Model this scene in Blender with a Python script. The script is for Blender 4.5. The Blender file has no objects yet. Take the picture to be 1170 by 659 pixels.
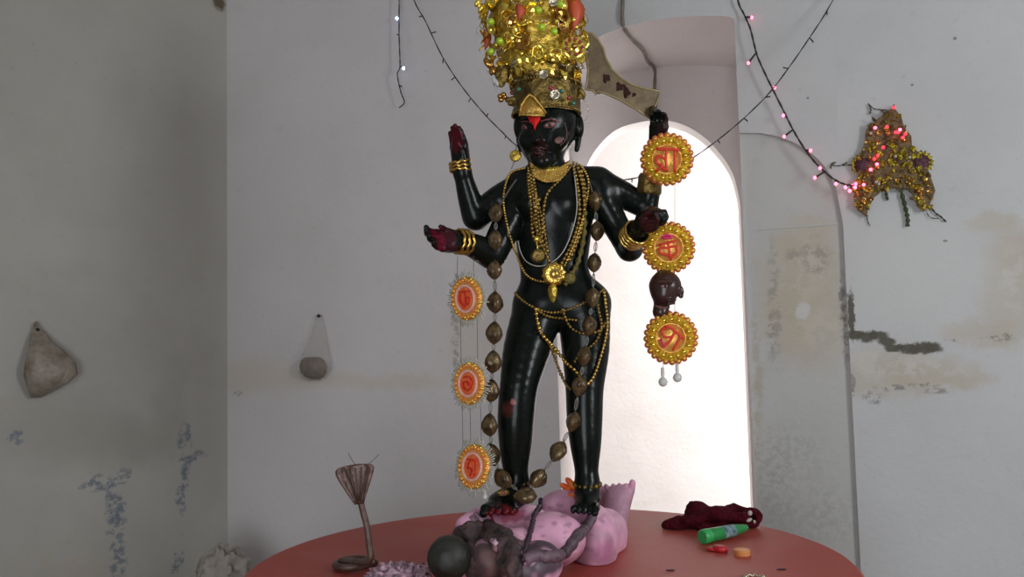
import bpy, math, random
import numpy as np
from mathutils import Vector, Matrix, noise
from mathutils.bvhtree import BVHTree
random.seed(7); rng = np.random.default_rng(7)
col = bpy.context.scene.collection
V = Vector
# ------------------------------------------------------------------ camera
F = 1000.0; CX, CY = 585.0, 329.5
CAM = V((0, 0, 1.47)); PITCH = math.radians(4.0); ROLL = math.radians(1.4)
fwd = V((0, math.cos(PITCH), math.sin(PITCH)))
r0 = V((1, 0, 0)); u0 = V((0, -math.sin(PITCH), math.cos(PITCH)))
rt = r0*math.cos(ROLL) - u0*math.sin(ROLL)
up = u0*math.cos(ROLL) + r0*math.sin(ROLL)
cd = bpy.data.cameras.new('camera'); cd.sensor_width = 36; cd.lens = 36*F/1170; cd.clip_start = .02
cam = bpy.data.objects.new('camera', cd); col.objects.link(cam)
M = Matrix((rt, up, -fwd)).transposed().to_4x4(); M.translation = CAM
cam.matrix_world = M
bpy.context.scene.camera = cam

def ray(px, py):
    return rt*(px-CX) - up*(py-CY) + fwd*F
def P(px, py, Y):                       # point seen at that pixel, standing Y metres ahead
    d = ray(px, py); return CAM + d*(Y/d.y)
TZ = .90                                # table top
def T(px, py, z=TZ):
    d = ray(px, py); return CAM + d*((z-CAM.z)/d.z)
def m(pxs, Y): return pxs*Y/F           # pixel length -> metres

# ------------------------------------------------------------------ scene tree helpers
WL = {}
def empty(name, loc, label=None, cat=None, group=None, parent=None):
    o = bpy.data.objects.new(name, None); col.objects.link(o); o.empty_display_size = .05
    WL[o.name] = V(loc)
    if parent: o.parent = parent; o.location = V(loc)-WL[parent.name]
    else: o.location = loc
    tag(o, label, cat, group); return o
def tag(o, label=None, cat=None, group=None, kind=None):
    if label: o['label'] = label
    if cat: o['category'] = cat
    if group: o['group'] = group
    if kind: o['kind'] = kind
    return o
class MB:
    def __init__(s): s.v = []; s.f = []; s.uv = None
    def add(s, vs, fs):
        n = len(s.v); s.v += [V(a) for a in vs]; s.f += [tuple(i+n for i in f) for f in fs]; return s
    def ell(s, c, r, seg=10, rings=6, rot=None):
        c = V(c); r = V((r, r, r)) if not hasattr(r, '__len__') else V(r)
        vs = []; fs = []
        def q(x):
            x = V((x[0]*r[0], x[1]*r[1], x[2]*r[2]))
            if rot: x = rot @ x
            return c + x
        vs.append(q((0, 0, 1)))
        for i in range(1, rings):
            a = math.pi*i/rings
            for j in range(seg):
                b = 2*math.pi*j/seg; vs.append(q((math.sin(a)*math.cos(b), math.sin(a)*math.sin(b), math.cos(a))))
        vs.append(q((0, 0, -1)))
        for j in range(seg): fs.append((0, 1+j, 1+(j+1) % seg))
        for i in range(rings-2):
            for j in range(seg):
                a = 1+i*seg; k = (j+1) % seg
                fs.append((a+j, a+seg+j, a+seg+k, a+k))
        a = 1+(rings-2)*seg
        for j in range(seg): fs.append((len(vs)-1, a+(j+1) % seg, a+j))
        return s.add(vs, fs)
    def tube(s, pts, rad, seg=8, closed=False, flat=1.0, side=None):
        pts = [V(p) for p in pts]; n = len(pts)
        if not hasattr(rad, '__len__'): rad = [rad]*n
        vs = []; fs = []; prev = None
        for i, p in enumerate(pts):
            if closed: t = pts[(i+1) % n]-pts[i-1]
            else: t = pts[min(i+1, n-1)]-pts[max(i-1, 0)]
            if t.length < 1e-9: t = V((0, 0, 1))
            t.normalize()
            if side is not None: a = V(side)
            elif prev is None: a = V((0, 0, 1)) if abs(t.z) < .9 else V((1, 0, 0))
            else: a = prev
            a = a-t*a.dot(t)
            if a.length < 1e-6: a = t.orthogonal()
            a.normalize(); b = t.cross(a); prev = a
            for j in range(seg):
                w = 2*math.pi*j/seg
                vs.append(p + a*math.cos(w)*rad[i] + b*math.sin(w)*rad[i]*flat)
        for i in range(n if closed else n-1):
            k = (i+1) % n
            for j in range(seg):
                l = (j+1) % seg
                fs.append((i*seg+j, i*seg+l, k*seg+l, k*seg+j))
        if not closed:
            fs.append(tuple(range(seg))[::-1]); fs.append(tuple((n-1)*seg+j for j in range(seg)))
        return s.add(vs, fs)
    def box(s, c, h, rot=None):
        c = V(c); vs = []
        for z in (-1, 1):
            for y in (-1, 1):
                for x in (-1, 1):
                    q = V((x*h[0], y*h[1], z*h[2]))
                    if rot: q = rot @ q
                    vs.append(c+q)
        return s.add(vs, [(0, 2, 3, 1), (4, 5, 7, 6), (0, 1, 5, 4), (2, 6, 7, 3), (0, 4, 6, 2), (1, 3, 7, 5)])
    def lathe(s, prof, c, axis=(0, 0, 1), seg=24, capb=True, capt=True, wob=None):
        ax = V(axis).normalized(); a = ax.orthogonal().normalized(); b = ax.cross(a); c = V(c)
        vs = []; fs = []; n = len(prof)
        for i, (r, h) in enumerate(prof):
            for j in range(seg):
                w = 2*math.pi*j/seg; rr = r*(wob(w, i) if wob else 1)
                vs.append(c+ax*h+a*math.cos(w)*rr+b*math.sin(w)*rr)
        for i in range(n-1):
            for j in range(seg):
                l = (j+1) % seg; fs.append((i*seg+j, i*seg+l, (i+1)*seg+l, (i+1)*seg+j))
        if capb: fs.append(tuple(range(seg))[::-1])
        if capt: fs.append(tuple((n-1)*seg+j for j in range(seg)))
        return s.add(vs, fs)
    def prism(s, outline, off):          # outline: 3D points, off: extrusion vector
        n = len(outline); vs = [V(p) for p in outline]+[V(p)+V(off) for p in outline]
        fs = [tuple(range(n)), tuple(range(2*n-1, n-1, -1))]
        for i in range(n): k = (i+1) % n; fs.append((i, i+n, k+n, k))
        return s.add(vs, fs)
    def build(s, name, mat, parent=None, smooth=True, origin=None, colors=None, label=None, cat=None, group=None, kind=None, autos=None):
        if parent: o0 = WL[parent.name]
        elif origin is not None: o0 = V(origin)
        else:
            o0 = V((sum(p.x for p in s.v)/len(s.v), sum(p.y for p in s.v)/len(s.v), min(p.z for p in s.v)))
        me = bpy.data.meshes.new(name); me.from_pydata([p-o0 for p in s.v], [], s.f)
        if s.uv:
            ul = me.uv_layers.new(name='UVMap')
            for l in me.loops: ul.data[l.index].uv = s.uv[l.vertex_index]
        if colors is not None:
            ca = me.color_attributes.new('paint', 'FLOAT_COLOR', 'POINT')
            ca.data.foreach_set('color', np.asarray(colors, dtype=np.float32).ravel())
        me.validate(); me.update()
        if smooth: me.polygons.foreach_set('use_smooth', [True]*len(me.polygons))
        if smooth and autos:
            try: me.set_sharp_from_angle(angle=math.radians(autos))
            except Exception: pass
        me.materials.append(mat)
        o = bpy.data.objects.new(name, me); col.objects.link(o); WL[o.name] = o0
        if parent: o.parent = parent
        else: o.location = o0
        tag(o, label, cat, group, kind); return o
def inst(me, name, parent, mw, label=None):   # shared mesh as a part of parent, mw = world matrix
    o = bpy.data.objects.new(name, me); col.objects.link(o); o.parent = parent
    mm = mw.copy(); mm.translation = mw.translation-WL[parent.name]; o.matrix_local = mm; WL[o.name] = mw.translation.copy()
    if label: o['label'] = label
    return o
def bez(pts, n=8, closed=False):          # Catmull-Rom
    pts = [V(p) for p in pts]; out = []; N = len(pts)
    rngk = range(N) if closed else range(N-1)
    for i in rngk:
        g = lambda k: pts[k % N] if closed else pts[max(0, min(N-1, k))]
        a, b, c, d = g(i-1), g(i), g(i+1), g(i+2)
        for k in range(n):
            t = k/n
            out.append(.5*((2*b)+(c-a)*t+(2*a-5*b+4*c-d)*t*t+(3*b-3*c+d-a)*t**3))
    if not closed: out.append(pts[-1])
    return out
def resample(pts, step):
    out = [pts[0].copy()]; acc = 0
    for a, b in zip(pts[:-1], pts[1:]):
        L = (b-a).length
        if L < 1e-9: continue
        t = step-acc
        while t <= L: out.append(a+(b-a)*(t/L)); t += step
        acc = L-(t-step)
    return out
def basis(z, x=None):                    # rotation with local z along z
    z = V(z).normalized(); x = V(x) if x is not None else z.orthogonal()
    x = (x-z*x.dot(z)).normalized(); y = z.cross(x)
    return Matrix((x, y, z)).transposed()

# ------------------------------------------------------------------ implicit surfaces (body sculpting)
class SDF:
    def __init__(s, lo, hi, h):
        s.h = h; s.lo = np.array(lo, float); n = np.ceil((np.array(hi)-s.lo)/h).astype(int)+1
        s.n = n; s.D = np.full(n, .2, np.float32)
        s.ax = [s.lo[i]+np.arange(n[i])*h for i in range(3)]
    def _sl(s, lo, hi, pad):
        a = np.clip(np.floor((np.array(lo)-pad-s.lo)/s.h).astype(int), 0, s.n-1)
        b = np.clip(np.ceil((np.array(hi)+pad-s.lo)/s.h).astype(int)+1, 1, s.n)
        sl = tuple(slice(a[i], max(b[i], a[i]+1)) for i in range(3))
        X = s.ax[0][sl[0]][:, None, None]; Y = s.ax[1][sl[1]][None, :, None]; Z = s.ax[2][sl[2]][None, None, :]
        return sl, X, Y, Z
    def merge(s, sl, d, k):
        a = s.D[sl]
        if k > 0:
            hh = np.maximum(k-np.abs(a-d), 0)/k
            s.D[sl] = np.minimum(a, d)-hh*hh*k*.25
        else: s.D[sl] = np.minimum(a, d)
    def cone(s, a, b, r1, r2, k=.01):
        a = np.array(a); b = np.array(b); R = max(r1, r2)
        sl, X, Y, Z = s._sl(np.minimum(a, b)-R, np.maximum(a, b)+R, k+.012)
        ab = b-a; L = max(ab@ab, 1e-12)
        t = np.clip(((X-a[0])*ab[0]+(Y-a[1])*ab[1]+(Z-a[2])*ab[2])/L, 0, 1)
        d = np.sqrt((X-a[0]-t*ab[0])**2+(Y-a[1]-t*ab[1])**2+(Z-a[2]-t*ab[2])**2)-(r1+t*(r2-r1))
        s.merge(sl, d.astype(np.float32), k)
    def chain(s, pts, k=.01):             # pts: (x,y,z,r)
        if len(pts) > 2 and k > .011:
            from itertools import chain as _c
            P4 = [np.array(p, float) for p in pts]; out = []
            for i in range(len(P4)-1):
                a, b, c, d = P4[max(0, i-1)], P4[i], P4[i+1], P4[min(len(P4)-1, i+2)]
                for j in range(4):
                    t = j/4; out.append(.5*((2*b)+(c-a)*t+(2*a-5*b+4*c-d)*t*t+(3*b-3*c+d-a)*t**3))
            out.append(P4[-1]); pts = out
            s.cone(pts[0][:3], pts[1][:3], pts[0][3], pts[1][3], k)
            for p, q in zip(pts[1:-1], pts[2:]): s.cone(p[:3], q[:3], p[3], q[3], .004)
            return
        for p, q in zip(pts[:-1], pts[1:]): s.cone(p[:3], q[:3], p[3], q[3], k)
    def ell(s, c, r, R=None, k=.01, cut=False):
        c = np.array(c); r = np.array(r, float); mr = r.max()
        sl, X, Y, Z = s._sl(c-mr, c+mr, k+.012)
        x, y, z = X-c[0], Y-c[1], Z-c[2]
        if R is not None:
            R = np.array(R)           # columns = local axes
            x, y, z = (x*R[0, 0]+y*R[1, 0]+z*R[2, 0]), (x*R[0, 1]+y*R[1, 1]+z*R[2, 1]), (x*R[0, 2]+y*R[1, 2]+z*R[2, 2])
        k0 = np.sqrt((x/r[0])**2+(y/r[1])**2+(z/r[2])**2)
        k1 = np.sqrt((x/r[0]**2)**2+(y/r[1]**2)**2+(z/r[2]**2)**2)+1e-9
        d = (k0*(k0-1)/k1).astype(np.float32)
        if cut:
            a = s.D[sl]; hh = np.maximum(k-np.abs(a+d), 0)/max(k, 1e-6); s.D[sl] = np.maximum(a, -d)+hh*hh*k*.25
        else: s.merge(sl, d, k)
    def noise(s, amp, freq):
        # smooth pseudo noise from a few sines
        X = s.ax[0][:, None, None]; Y = s.ax[1][None, :, None]; Z = s.ax[2][None, None, :]
        n = np.sin(X*freq+1.3+2*np.sin(Y*freq*.7))*np.sin(Y*freq*1.1+.4+1.7*np.sin(Z*freq*.8))+np.sin(Z*freq*1.2+X*freq*.6+2.1)*.6
        n2 = np.sin(X*freq*2.3+Z*freq*1.1+3*np.sin(Y*freq))*np.sin(Y*freq*2.1-Z*freq*2.4)*.5
        s.D += ((n+n2)*amp).astype(np.float32)
    def floor(s, z):
        Z = s.ax[2][None, None, :]; s.D = np.maximum(s.D, (z-Z).astype(np.float32))
    def mesh(s):
        D = s.D; D[0] = D[-1] = .2; D[:, 0] = D[:, -1] = .2; D[:, :, 0] = D[:, :, -1] = .2
        ins = D < 0; n = np.array(D.shape)-1
        cnt = np.zeros(n, np.uint8)
        for i in (0, 1):
            for j in (0, 1):
                for k in (0, 1): cnt += ins[i:i+n[0], j:j+n[1], k:k+n[2]]
        act = (cnt > 0) & (cnt < 8); idx = np.argwhere(act)
        lut = np.full(n, -1, np.int32); lut[act] = np.arange(len(idx))
        acc = np.zeros((len(idx), 3)); c = np.zeros(len(idx))
        corners = [(i, j, k) for i in (0, 1) for j in (0, 1) for k in (0, 1)]
        for A in corners:
            for ax in range(3):
                if A[ax]: continue
                B = list(A); B[ax] = 1
                ia = idx+np.array(A); ib = idx+np.array(B)
                da = D[ia[:, 0], ia[:, 1], ia[:, 2]]; db = D[ib[:, 0], ib[:, 1], ib[:, 2]]
                mk = (da < 0) != (db < 0)
                t = np.where(mk, da/np.where(mk, da-db, 1), 0)
                p = np.array(A, float)[None, :]+np.zeros((len(idx), 3)); p[:, ax] += t
                acc[mk] += p[mk]; c[mk] += 1
        vs = s.lo+(idx+acc/c[:, None])*s.h
        quads = []
        for ax in range(3):
            u, v = (ax+1) % 3, (ax+2) % 3
            sa = [slice(None)]*3; sb = [slice(None)]*3; sa[ax] = slice(0, -1); sb[ax] = slice(1, None)
            a = ins[tuple(sa)]; b = ins[tuple(sb)]; e = np.argwhere(a != b)
            e = e[(e[:, u] > 0) & (e[:, v] > 0) & (e[:, u] < n[u]) & (e[:, v] < n[v])]
            fl = a[e[:, 0], e[:, 1], e[:, 2]]
            def L(du, dv):
                q = e.copy(); q[:, u] += du; q[:, v] += dv; return lut[q[:, 0], q[:, 1], q[:, 2]]
            Q = np.stack([L(-1, -1), L(0, -1), L(0, 0), L(-1, 0)], 1)
            Q[~fl] = Q[~fl][:, ::-1]; quads.append(Q)
        return vs, np.concatenate(quads)
    def mb(s):
        vs, q = s.mesh(); b = MB(); b.v = [V(p) for p in vs]; b.f = [tuple(int(i) for i in f) for f in q]; b.np = vs; return b

# ------------------------------------------------------------------ materials
def mat(name, color, rough=.6, metal=0, nscale=0, namt=.25, bump=0, bscale=40, coat=0, spec=.5, c2=None, attr=False, emit=None, estr=0, alpha=1, sheen=0, trans=0, vor=False, warp=1.0):
    mt = bpy.data.materials.new(name); mt.use_nodes = True; nt = mt.node_tree; N = nt.nodes; L = nt.links
    b = N['Principled BSDF']; b.inputs['Roughness'].default_value = rough; b.inputs['Metallic'].default_value = metal
    b.inputs['Specular IOR Level'].default_value = spec; b.inputs['Coat Weight'].default_value = coat; b.inputs['Coat Roughness'].default_value = .12
    b.inputs['Alpha'].default_value = alpha; b.inputs['Transmission Weight'].default_value = trans
    if sheen: b.inputs['Sheen Weight'].default_value = sheen
    tc = N.new('ShaderNodeTexCoord'); src = None
    if attr:
        a = N.new('ShaderNodeAttribute'); a.attribute_name = 'paint'; src = a.outputs['Color']
    if nscale:
        nz = N.new('ShaderNodeTexNoise'); nz.inputs['Scale'].default_value = nscale; nz.inputs['Detail'].default_value = 6; nz.inputs['Roughness'].default_value = .65
        L.new(tc.outputs['Object'], nz.inputs['Vector'])
        mr = N.new('ShaderNodeMapRange'); mr.inputs['From Min'].default_value = .35; mr.inputs['From Max'].default_value = .65; L.new(nz.outputs['Fac'], mr.inputs['Value'])
        mx = N.new('ShaderNodeMix'); mx.data_type = 'RGBA'
        cc = c2 or tuple(x*(1-namt) for x in color)
        if src: 
            mx.blend_type = 'MULTIPLY'; L.new(src, mx.inputs['A']); mx.inputs['B'].default_value = (*(c2 or (1-namt,)*3), 1)
        else: mx.inputs['A'].default_value = (*color, 1); mx.inputs['B'].default_value = (*cc, 1)
        L.new(mr.outputs['Result'], mx.inputs['Factor']); src = mx.outputs['Result']
    if src: L.new(src, b.inputs['Base Color'])
    else: b.inputs['Base Color'].default_value = (*color, 1)
    if bump:
        if vor:
            bn = N.new('ShaderNodeTexVoronoi'); bn.inputs['Scale'].default_value = bscale; out = bn.outputs['Distance']
        else:
            bn = N.new('ShaderNodeTexNoise'); bn.inputs['Scale'].default_value = bscale; bn.inputs['Detail'].default_value = 4; out = bn.outputs['Fac']
        L.new(tc.outputs['Object'], bn.inputs['Vector'])
        bp = N.new('ShaderNodeBump'); bp.inputs['Strength'].default_value = bump; bp.inputs['Distance'].default_value = .01
        L.new(out, bp.inputs['Height']); L.new(bp.outputs['Normal'], b.inputs['Normal'])
    if emit: b.inputs['Emission Color'].default_value = (*emit, 1); b.inputs['Emission Strength'].default_value = estr
    return mt
K = {}
K['black'] = mat('black_stone', (.006, .008, .007), .24, attr=True, nscale=14, namt=.35, bump=.08, bscale=30, spec=.20)
K['gold'] = mat('gold', (.80, .52, .13), .28, 1, nscale=30, namt=.45)
K['goldchain'] = mat('gold_chain', (.38, .245, .065), .3, .85, nscale=60, namt=.5)
K['foil'] = mat('gold_foil', (.85, .62, .10), .26, .75, nscale=35, c2=(.45, .28, .04), bump=.8, bscale=70)
K['foil_dark'] = mat('old_gold_foil', (.30, .20, .05), .38, .8, nscale=25, c2=(.10, .07, .025), bump=.9, bscale=60)
K['sequin'] = mat('gold_sequin', (.92, .70, .12), .16, .9)
K['plaque'] = mat('gold_plaque', (.70, .46, .10), .35, .6, nscale=50, c2=(.50,.28,.06), bump=.5, bscale=90)
K['link'] = mat('dull_link', (.22, .21, .19), .5, .5)
K['centre'] = mat('orange_gold_centre', (.80, .50, .10), .35, .5, nscale=60, c2=(.72, .30, .06), bump=.3, bscale=60)
K['sequin_brown'] = mat('bronze_sequin', (.50, .27, .07), .2, 1)
K['silver'] = mat('silver_sequin', (.62, .56, .42), .2, 1, bump=.6, bscale=90)
K['limegreen'] = mat('lime_bead', (.42, .62, .02), .15, .2, coat=.6)
K['teal'] = mat('teal_stone', (.03, .20, .13), .15, .2, coat=.6)
K['redgem'] = mat('red_stone', (.30, .03, .035), .2, .1, coat=.5)
K['orangered'] = mat('orange_red_petal', (.55, .09, .035), .5)
K['orange'] = mat('orange_paper', (.85, .22, .05), .45, nscale=60, c2=(.75, .10, .04))
K['orangefoil'] = mat('orange_foil', (.90, .52, .09), .32, .4, nscale=80, c2=(.9, .30, .08), bump=.5, bscale=90)
K['redletter'] = mat('red_letter', (.72, .035, .015), .4)
K['pinkletter'] = mat('pink_mark', (.75, .02, .16), .4)
K['rimgold'] = mat('rim_gold', (.80, .50, .10), .3, .6, nscale=50, c2=(.7, .28, .06))
K['pleat'] = mat('pleated_foil', (.95, .74, .14), .25, .6, nscale=50, c2=(.70, .48, .06), bump=.5, bscale=90)
K['pinkring'] = mat('pink_ring', (.85, .40, .32), .4, nscale=70, c2=(.9, .6, .5))
K['redrim'] = mat('red_rim_bead', (.72, .16, .06), .35, .2)
K['bristle'] = mat('clear_bristle', (.60, .58, .50), .4, .1, alpha=.7)
K['clear'] = mat('clear_bead', (.62, .62, .58), .15, 0, alpha=.85)
K['skull'] = mat('garland_bead', (.20, .135, .060), .34, .5, nscale=55, c2=(.04, .026, .014), bump=.5, bscale=35)
K['thread'] = mat('thread', (.09, .07, .06), .8)
K['whitecord'] = mat('white_cord', (.50, .48, .43), .6)
K['olive'] = mat('olive_tinsel', (.22, .18, .045), .5, .5, nscale=60, namt=.5, bump=.8, bscale=120)
K['pink'] = mat('pink_paint', (.62, .30, .42), .42, attr=True, nscale=22, c2=(.80, .74, .76), bump=.1, bscale=25, spec=.4)
K['darkhair'] = mat('dark_hair', (.010, .012, .010), .55, nscale=12, c2=(.024, .026, .018), bump=.5, bscale=30)
K['hairmix'] = mat('matted_hair', (.018, .016, .016), .75, nscale=26, c2=(.12, .065, .065), bump=.9, bscale=50)
K['rudraksha'] = mat('dark_bead', (.045, .02, .035), .5)
K['serpent'] = mat('grey_serpent', (.055, .038, .044), .5, nscale=30, c2=(.18, .11, .14), bump=.4, bscale=60)
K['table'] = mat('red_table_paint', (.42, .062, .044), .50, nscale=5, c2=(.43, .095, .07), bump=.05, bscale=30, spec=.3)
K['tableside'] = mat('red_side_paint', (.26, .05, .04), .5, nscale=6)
K['cobra'] = mat('cobra_metal', (.17, .11, .085), .42, .35, nscale=35, c2=(.09, .05, .04), bump=.25, bscale=90)
K['maroon'] = mat('maroon_wool', (.085, .007, .014), .95, nscale=40, namt=.5, bump=.5, bscale=130, spec=.1)
K['bottle'] = mat('green_plastic', (.02, .28, .07), .3, nscale=8, namt=.2, coat=.2)
K['bottlecap'] = mat('green_cap', (.03, .40, .10), .35)
K['bottlelabel'] = mat('pale_label', (.30, .42, .42), .5, nscale=70, c2=(.04, .10, .14))
K['red'] = mat('red_plastic', (.50, .02, .03), .4)
K['orangelid'] = mat('orange_lid', (.75, .30, .10), .4)
K['blade'] = mat('brass_blade', (.17, .125, .055), .5, .4, nscale=14, c2=(.075, .048, .032), bump=.2, bscale=40)
K['bladerim'] = mat('blade_edge', (.30, .23, .11), .4, .5)
K['stain'] = mat('maroon_stain', (.045, .018, .016), .8, spec=.1)
K['brownhead'] = mat('brown_lacquer', (.050, .020, .016), .28, nscale=20, namt=.4)
K['eye'] = mat('eye_paint', (.26, .13, .12), .35)
K['eyered'] = mat('eye_red', (.30, .05, .06), .35)
K['iris'] = mat('iris_paint', (.01, .01, .01), .25)
K['sindoor'] = mat('red_powder', (.75, .012, .012), .9)
K['lip'] = mat('dark_red_lip', (.065, .008, .010), .4)
K['skinmark'] = mat('rose_cheek_mark', (.20, .09, .07), .5, nscale=80, c2=(.08, .03, .03))
K['wire'] = mat('green_black_wire', (.018, .022, .018), .55)
K['cable'] = mat('grey_brown_cable', (.28, .24, .19), .7, nscale=20, namt=.5)
K['nail'] = mat('rusty_nail', (.03, .025, .02), .6, .5)
K['bag'] = mat('beige_bag', (.30, .27, .22), .45, nscale=16, c2=(.17, .125, .085), bump=1.0, bscale=20)
K['clearbag'] = mat('clear_plastic_bag', (.55, .52, .48), .3, alpha=.22, bump=.5, bscale=30)
K['bagfill'] = mat('brown_contents', (.16, .10, .045), .8, nscale=45, c2=(.045, .03, .018), bump=.8, bscale=70)
K['cloth'] = mat('off_white_cloth', (.42, .38, .34), .9, nscale=10, c2=(.30, .27, .24), bump=.4, bscale=30)
K['pinkcloth'] = mat('pink_white_cloth', (.78, .50, .62), .6, nscale=38, c2=(.09, .065, .075), bump=.3, bscale=40)
K['yellowcloth'] = mat('dark_yellow_cloth', (.12, .08, .015), .9)
K['flower'] = mat('marigold', (.75, .22, .01), .7, nscale=40, c2=(.7, .06, .02))
K['floor'] = mat('floor_cement', (.34, .31, .29), .7, nscale=4, namt=.3)
K['greenleaf'] = mat('dry_green_tinsel', (.05, .075, .03), .7, nscale=50, namt=.4)
K['thermocol'] = mat('gold_brown_board', (.26, .17, .065), .5, .4, nscale=45, c2=(.09, .055, .03), bump=.9, bscale=80)
K['yellowfoil'] = mat('yellow_foil', (.62, .52, .05), .25, .8, nscale=50, c2=(.3, .22, .02), bump=.8, bscale=100)
K['purple'] = mat('violet_rosette', (.10, .035, .05), .5, .3, bump=.8, bscale=80)
K['pinkbulb'] = mat('pink_bulb', (1, .3, .4), .3, emit=(1, .10, .19), estr=6)
K['redbulb'] = mat('red_bulb', (1, .1, .1), .3, emit=(1, .03, .06), estr=2.2)
K['whitebulb'] = mat('blue_white_bulb', (.8, .9, 1), .3, emit=(.45, .6, 1), estr=12)

# ------------------------------------------------------------------ the room: plan of the walls
def plan(px, Y, py=300):
    p = P(px, py, Y); return V((p.x, p.y))
A = V((-1.305, 4.0)); B = plan(634, 3.90, 300); C = plan(851, 3.65, 300)
C2 = V((C.x, C.y))
E = plan(967, 3.50, 330)
Fp = E + (E-C).normalized()*1.62
G = A + V((-.75, -.66))*1.75
H = 3.9                                   # ceiling height
front = -1.9
segs = {'left': (G, A), 'back': (A, B), 'pillar': (C, E), 'right': (E, Fp)}
def hitwall(px, py, name):
    a, b = segs[name]; t = (b-a).normalized(); n = V((t.y, -t.x, 0)); d = ray(px, py)
    k = (V((a.x, a.y, 0))-CAM).dot(n)/d.dot(n); p = CAM+d*k
    return p, n
def UV(px, py, name):
    p, n = hitwall(px, py, name); a, b = segs[name]
    return ((V((p.x, p.y))-a).dot((b-a).normalized()), p.z)

def wall_mat(name, base, base2, blobs, tint=None):
    mt = bpy.data.materials.new(name); mt.use_nodes = True; nt = mt.node_tree; N = nt.nodes; L = nt.links
    bs = N['Principled BSDF']; bs.inputs['Roughness'].default_value = .75; bs.inputs['Specular IOR Level'].default_value = .3
    tc = N.new('ShaderNodeTexCoord'); uv = tc.outputs['UV']
    def nz(scale, det=5, rough=.6):
        n = N.new('ShaderNodeTexNoise'); n.inputs['Scale'].default_value = scale; n.inputs['Detail'].default_value = det; n.inputs['Roughness'].default_value = rough
        L.new(uv, n.inputs['Vector']); return n
    def vm(op, a, b):
        v = N.new('ShaderNodeVectorMath'); v.operation = op
        for i, x in enumerate((a, b)):
            if x is None: continue
            if hasattr(x, 'links'): L.new(x, v.inputs[i])
            else: v.inputs[i].default_value = x
        return v
    def mrange(x, a, b, c=0, d=1):
        r = N.new('ShaderNodeMapRange'); L.new(x, r.inputs['Value'])
        for nme, q in zip(('From Min', 'From Max', 'To Min', 'To Max'), (a, b, c, d)): r.inputs[nme].default_value = q
        return r.outputs['Result']
    def mul(a, b):
        q = N.new('ShaderNodeMath'); q.operation = 'MULTIPLY'
        for i, x in enumerate((a, b)):
            if hasattr(x, 'links'): L.new(x, q.inputs[i])
            else: q.inputs[i].default_value = x
        return q.outputs[0]
    def mix(f, a, b):
        q = N.new('ShaderNodeMix'); q.data_type = 'RGBA'; L.new(f, q.inputs['Factor'])
        for s_, x in (('A', a), ('B', b)):
            if hasattr(x, 'links'): L.new(x, q.inputs[s_])
            else: q.inputs[s_].default_value = (*x, 1)
        return q.outputs['Result']
    big = nz(1.6, 4); c = mix(mrange(big.outputs['Fac'], .35, .65), base, base2)
    sp = nz(26, 6, .7); c = mix(mrange(sp.outputs['Fac'], .60, .72, 0, .30), c, tuple(x*.62 for x in base))
    sp2 = nz(7, 6, .7); c = mix(mrange(sp2.outputs['Fac'], .58, .72, 0, .22), c, tuple(x*y for x, y in zip(base, (.86, .80, .70))))
    warpn = {}
    for (u, v, ru, rv, colr, stren, edge, wamt, wsc, brk) in blobs:
        key = (wamt, wsc)
        if key not in warpn:
            w = nz(wsc, 6, .7); s1 = vm('SUBTRACT', w.outputs['Color'], (.5, .5, .5)); s2 = vm('SCALE', s1.outputs[0], None); s2.inputs['Scale'].default_value = wamt
            s3 = vm('ADD', uv, s2.outputs[0]); s4 = vm('MULTIPLY', s3.outputs[0], (1, 1, 0)); warpn[key] = s4.outputs[0]
        d = vm('SUBTRACT', warpn[key], (u, v, 0)); d = vm('DIVIDE', d.outputs[0], (ru, rv, 1)); ln = vm('LENGTH', d.outputs[0], None)
        f = mrange(ln.outputs['Value'], 1+edge, 1-edge, 0, stren)
        if brk: 
            bn = nz(brk, 5, .75); f = mul(f, mrange(bn.outputs['Fac'], .46, .54))
        c = mix(f, c, colr)
    L.new(c, bs.inputs['Base Color'])
    b1 = nz(45, 5); b2 = nz(3, 3)
    ad = N.new('ShaderNodeMath'); ad.operation = 'MULTIPLY_ADD'; L.new(b2.outputs['Fac'], ad.inputs[0]); ad.inputs[1].default_value = 4; L.new(b1.outputs['Fac'], ad.inputs[2])
    bp = N.new('ShaderNodeBump'); bp.inputs['Strength'].default_value = .25; bp.inputs['Distance'].default_value = .006
    L.new(ad.outputs[0], bp.inputs['Height']); L.new(bp.outputs['Normal'], bs.inputs['Normal'])
    return mt
def blob(wall, px, py, rx, ry, colr, stren=.8, edge=.3, wamt=.12, wsc=7, brk=0):
    u, v = UV(px, py, wall); p, n = hitwall(px, py, wall); d = ray(px, py).normalized()
    sc = (p-CAM).length/F
    cosv = max(.3, abs(V((d.x, d.y, 0)).normalized().dot(n)))
    return (u, v, rx*sc/cosv, ry*sc, colr, stren, edge, wamt, wsc, brk)
BLUE = (.13, .16, .20); GREYB = (.30, .29, .25); TAN = (.50, .44, .34); TAN2 = (.42, .35, .25); DARK = (.10, .095, .07); GRY = (.22, .21, .19); WH = (.62, .62, .60)
def bl(wall, items, *a, **k): return [blob(wall, *it, *a, **k) for it in items]
left_b = bl('left', [(60, 480, 60, 26), (110, 508, 60, 24), (160, 508, 40, 22), (195, 470, 12, 40)], GREYB, .45, .6, .25, 4)
left_b += bl('left', [(110, 552, 14, 9), (128, 560, 6, 12), (140, 545, 7, 9), (135, 580, 10, 11), (133, 600, 9, 13), (135, 625, 7, 9), (136, 645, 7, 12),
                      (211, 503, 7, 14), (212, 525, 6, 14), (226, 522, 9, 5), (209, 548, 5, 12), (206, 572, 5, 14), (203, 640, 5, 14), (19, 500, 7, 6), (214, 490, 4, 10)], BLUE, .8, .25, .10, 14, 24)
left_b += bl('left', [(250, 3, 6, 8)], (.08, .06, .03), .9, .3, .06, 20, 0)
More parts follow.
